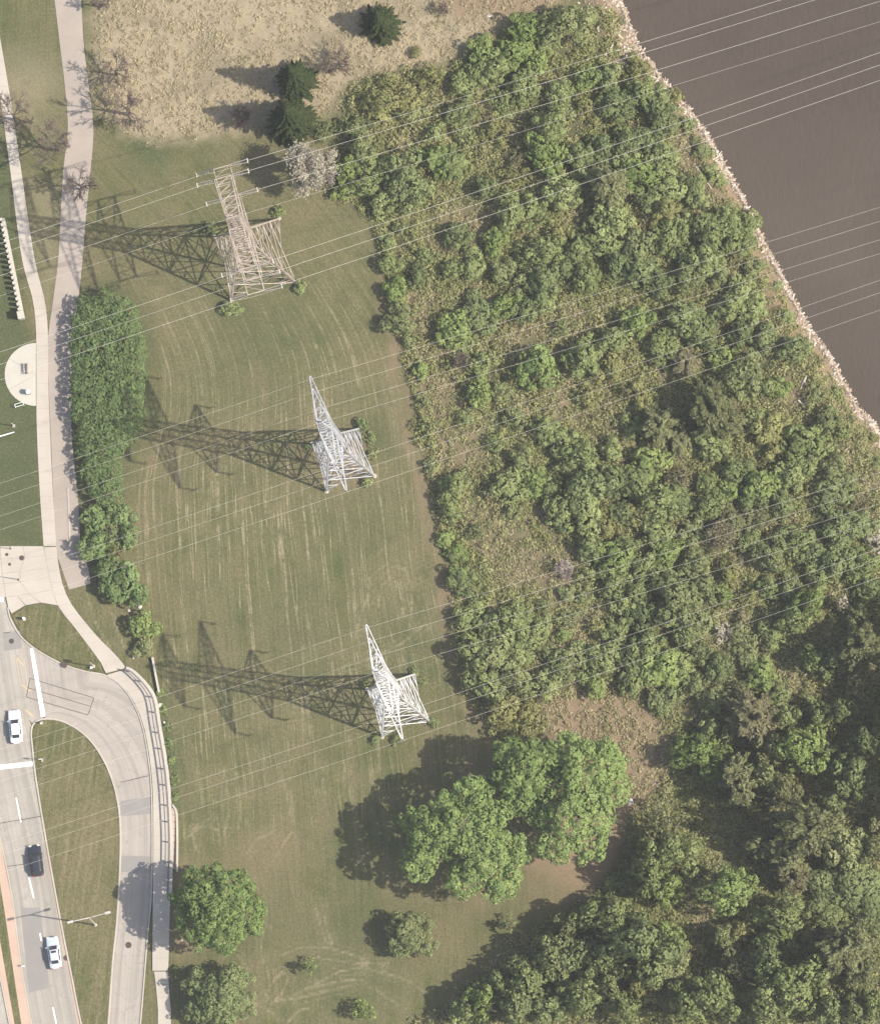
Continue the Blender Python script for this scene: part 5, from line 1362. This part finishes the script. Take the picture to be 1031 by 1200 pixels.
# bushes at the tower feet
for (x, y, r, k, lab) in ((247, 268, 9, 'rg', 'bush at the left foot of the rusty tower'), (326, 247, 7, 'rg', 'bush at the top right foot of the rusty tower'), (352, 336, 8, 'rg', 'bush at the right foot of the rusty tower'), (270, 360, 11, 'rg', 'bush at the bottom foot of the rusty tower'),
                          (424, 497, 8, 'rd', 'dark bush at the upper right foot of the grey tower'), (434, 514, 7, 'lg', 'low bush on the right side of the grey tower'), (437, 532, 7, 'lg', 'low weeds bush beside the right face of the grey tower'), (430, 566, 8, 'lg', 'low bush along the lower face of the grey tower'), (361, 522, 5, 'rd', 'tiny dark bush at the left foot of the grey tower'),
                          (440, 867, 6, 'rd', 'small bush at the bottom left foot of the white tower'), (508, 847, 7, 'lg', 'low bush at the right foot of the white tower'), (493, 800, 7, 'lg', 'low bush at the upper right side of the white tower'), (465, 866, 7, 'lg', 'low bush along the lower face of the white tower'), (427, 801, 5, 'rd', 'tiny bush at the left foot of the white tower'), (485, 786, 5, 'rd', 'tiny dark bush at the upper right foot of the white tower')):
    plant('bush', x, y, r, STY[k[0]], k[1], lab, 'bush', 'bushes at the tower feet', .75)

# ---- evergreens in the hay field
def conifer(px, py, r, h, label, seed):
    rng = np.random.default_rng(seed)
    me = conifer_mesh('needle_crown', r, h, .17, rng); me.materials.append(LEAF['c'])
    g = P(px, py); root = thing('conifer', (g.x, g.y, ground_z(g.x, g.y)), label, 'conifer', 'evergreens in the hay field')
    link_mesh('crown', me, root)
    b = MB(); b.tube([(0, 0, -.2), (0, 0, h * .5), (0, 0, h * .97)], [.2, .12, .02], 7); b.build('trunk', M['bark'], root)
conifer(348, 97, 2.7, 12.5, 'upper slender dark evergreen of the pair beside the brown shrub', 31)
conifer(344, 145, 3.2, 14.0, 'lower larger dark evergreen of the pair above the mown lawn', 32)
conifer(447, 30, 2.9, 8.0, 'lone bushy dark evergreen at the top edge of the hay field', 33)
plant('bush', 343, 150, 14, 'loose', 'g', 'low green bush at the foot of the larger evergreen', 'bush', None, .7)
plant('bush', 380, 150, 14, 'loose', 'k', 'low grey-green bush between the evergreens and the pale tree', 'bush', None, .7)

# ---- bare trees
def bare_tree(px, py, h, spread, label, seed, mat='twig', crown=None, name='bare_tree', n1=9, lean=(0, 0)):
    rng = np.random.default_rng(seed); g = P(px, py)
    root = thing(name, (g.x, g.y, ground_z(g.x, g.y)), label, 'bare tree')
    tb = MB(); br = MB(); tw = MB(); tips = []
    top = Vector((lean[0], lean[1], h * .82))
    tb.tube([(0, 0, -.2), top * .45 + Vector((.1, .05, 0)), top], [.035 * h * .9, .024 * h, .02], 7)
    def grow(p, d, ln, lev, rad):
        d = d.normalized(); q = p + d * ln * .5 + Vector(rng.normal(0, .05 * ln, 3)); e = p + d * ln + Vector(rng.normal(0, .06 * ln, 3)) + Vector((0, 0, .06 * ln))
        (br if lev == 0 else tw).tube([p, q, e], [rad, rad * .7, rad * .35], 5 if lev == 0 else 3, False)
        tips.append(e)
        if lev < 3:
            for i in range((7, 5, 3)[lev]):
                t = rng.uniform(.28, 1.0); o = p.lerp(e, t)
                nd = d + Vector(rng.normal(0, .55, 3)); nd.z = nd.z * .6 + .12
                grow(o, nd, ln * rng.uniform(.38, .62), lev + 1, max(.03, rad * .55))
    for i in range(n1):
        t = rng.uniform(.25, .98); a = 6.283 * (i + rng.random() * .6) / n1
        grow(top * t, Vector((math.cos(a), math.sin(a), .55 + .7 * t)), spread * rng.uniform(.6, 1.0) * (1.1 - .45 * t), 0, .012 * h * (1.15 - .6 * t))
    tb.build('trunk', M['bark'], root); br.build('branches', M[mat], root)['kind'] = 'stuff'; tw.build('twigs', M[mat], root)['kind'] = 'stuff'
    if crown:
        c = np.array([tuple(t) for t in tips]); c = c[c[:, 2] > h * crown[1]]
        ang_ = np.arctan2(c[:, 1], c[:, 0]); c = c[(np.sin(ang_ * 3 + 1.0) + np.sin(ang_ * 5 + c[:, 2]) * .6 > .15) | (c[:, 2] > h * .88)] if crown[0] == 'p' else c
        c = np.repeat(c, crown[2], 0) + rng.normal(0, .22, (len(c) * crown[2], 3))
        V, F = quads_at(c, rng.normal(0, .6, c.shape) + np.array([0, 0, .8]), .15 * rng.uniform(.6, 1.2, len(c)), 1.0, rng)
        me = np_mesh('dead_leaves', V, F, {'tone': ('POINT', 'FLOAT', np.repeat(rng.random(len(c)), 4))}); me.materials.append(LEAF[crown[0]])
        link_mesh('crown', me, root)
    return root
bare_tree(152, 134, 8.5, 4.6, 'tall bare tree between the asphalt path and the hay field', 41)
bare_tree(137, 88, 6.0, 3.2, 'smaller bare tree beside the upper asphalt path', 42)
bare_tree(68, 176, 8.0, 4.4, 'bare tree in the grass strip between sidewalk and path', 43)
bare_tree(96, 222, 6.5, 3.4, 'bare tree at the path edge left of the rusty tower', 44)
bare_tree(18, 140, 7.0, 3.6, 'bare tree overhanging the narrow upper sidewalk', 45)
bare_tree(398, 75, 3.0, 2.9, 'low brown leafless shrub between the evergreens at the top', 46, n1=12)
bare_tree(283, 140, 2.6, 2.3, 'low brown leafless shrub at the edge of the hay field', 47, n1=12)
bare_tree(542, 424, 2.2, 1.6, 'dark leafless shrub among bushes in the scrub', 48, n1=10)
bare_tree(662, 668, 2.0, 1.6, 'pale leafless shrub in the middle of the scrub clearing', 49, 'pale_twig', n1=12)
bare_tree(366, 206, 8.2, 3.7, 'pale tree with dry whitish leaves beside the rusty tower', 50, 'pale_twig', ('p', .5, 8), n1=18)
bare_tree(520, 12, 2.0, 1.5, 'tiny bare dark shrub at the top of the hay field', 51, n1=8)
bare_tree(845, 628, 3.2, 2.2, 'rust-brown leafless shrub among olive bushes', 52, 'twig', ('r', .3, 1), n1=12)
bare_tree(118, 8, 4.0, 1.8, 'bare shrub at the top edge beside the asphalt path', 53, n1=9)

# ---- undergrowth and dry grass: nobody could count these
def scatter(name, label, n, area_mask, spread, hmax, leaf, mat, dryf, seed, per=9, upright=.25):
    rng = np.random.default_rng(seed)
    lo = P(40, 1235); hi = P(1075, -35)
    X = rng.uniform(lo.x, hi.x, n * 5); Y = rng.uniform(lo.y, hi.y, n * 5)
    px, py = to_px(X, Y)
    w = area_mask(px, py, X, Y)
    k = rng.random(len(X)) < w; X, Y, px, py = X[k][:n], Y[k][:n], px[k][:n], py[k][:n]
    n = len(X)
    dry = np.clip(dryf(px, py, X, Y), 0, 1); hh = hmax * (.35 + .65 * rng.random(n)) * (1 - .35 * dry)
    rr = spread * rng.uniform(.6, 1.25, n)
    a = rng.random((n, per)) * 6.283; q = np.sqrt(rng.random((n, per)))
    cx = X[:, None] + np.cos(a) * q * rr[:, None]; cy = Y[:, None] + np.sin(a) * q * rr[:, None]
    cz = gz_arr(X, Y)[:, None] + hh[:, None] * (1 - .75 * q ** 2) * rng.uniform(.45, 1.0, (n, per)) + .03
    nn = np.stack([np.cos(a) * q, np.sin(a) * q, np.full_like(q, .75)], -1).reshape(-1, 3) + rng.normal(0, .55, (n * per, 3))
    V, F = quads_at(np.stack([cx, cy, cz], -1).reshape(-1, 3), nn, leaf * rng.uniform(.5, 1.15, n * per), 1.25, rng)
    tone = np.clip(np.repeat(rng.random(n), per) * .6 + rng.random(n * per) * .4, 0, 1)
    dd = np.clip(np.repeat(dry, per) + rng.normal(0, .16, n * per), 0, 1)
    me = np_mesh(name, V, F, {'tone': ('POINT', 'FLOAT', np.repeat(tone, 4)), 'dry': ('POINT', 'FLOAT', np.repeat(dd, 4))})
    me.materials.append(LEAF[mat])
    tag(link_mesh(name, me), label, kind='stuff')
def wet(px, py, X, Y):
    return np.clip(-signed(px, py, RIVER) / 8 - .5, 0, 1)
clear = lambda px, py: np.maximum.reduce([soft(signed(px, py, h), 14) * w for h, w in HOLES] + [soft(signed(px, py, TAN), 14)])
edge_in = lambda px, py, X, Y: soft(signed(px + (fbm(X, Y, 3, 71) - .5) * 20, py + (fbm(X, Y, 3, 75) - .5) * 20, SCRUB), 6) * wet(px, py, X, Y)
scatter('undergrowth', 'low mixed weeds and brambles covering the scrub ground', 22000,
        lambda px, py, X, Y: edge_in(px, py, X, Y) * (1 - .35 * clear(px, py)) * (1 - .2 * soft(signed(px, py, TAN), 14)) * np.clip(fbm(X, Y, 2.2, 61) * 2.6 - .4, .4, 1),
        .62, .5, .172, 'w', lambda px, py, X, Y: ((fbm(X, Y, 4.0, 64) - .5) * 3.2 + .26 + .5 * clear(px, py) + .6 * soft(signed(px, py, TAN), 14)) * np.where((px > 740) & (py > 840) & (clear(px, py) < .3), .3, 1), 61, 20)
scatter('low_thicket', 'knee to head high tangled bushes filling the gaps between shrubs', 5200,
        lambda px, py, X, Y: edge_in(px, py, X, Y) * np.clip(1.05 - clear(px, py), 0, 1) * np.clip(fbm(X, Y, 5.0, 91) * 3.0 - .75, .05, 1),
        .9, 1.6, .18, 'w', lambda px, py, X, Y: (fbm(X, Y, 6.0, 94) - .5) * 2.2 + .05, 92, 34)
scatter('dry_grass', 'tall flattened tan grass covering the hay field', 20000,
        lambda px, py, X, Y: soft(signed(px + (fbm(X, Y, 3, 71) - .5) * 16, py + (fbm(X, Y, 3, 75) - .5) * 16, DRY), 8) * np.clip(fbm(X, Y, 1.1, 81) * 3 - .75, .1, 1),
        .36, .48, .095, 'h', lambda px, py, X, Y: np.clip(fbm(X, Y, 5, 83) * 3 - 2.0, 0, .5), 82, 12)

# ---- the air: a thin even haze between camera and ground
HZ = MB(); HZ.box((0, 0, 1030.0), (9000, 9000, 2068.0))
hm = bpy.data.materials.new('haze_air'); hm.use_nodes = True
hm.node_tree.nodes.remove(hm.node_tree.nodes['Principled BSDF'])
pv = hm.node_tree.nodes.new('ShaderNodeVolumePrincipled')
pv.inputs['Color'].default_value = (.84, .83, .86, 1); pv.inputs['Density'].default_value = HAZE; pv.inputs['Anisotropy'].default_value = 0.0
hm.node_tree.links.new(pv.outputs['Volume'], hm.node_tree.nodes['Material Output'].inputs['Volume'])
tag(HZ.build('haze', hm), 'thin pale summer haze between camera and ground', kind='stuff')
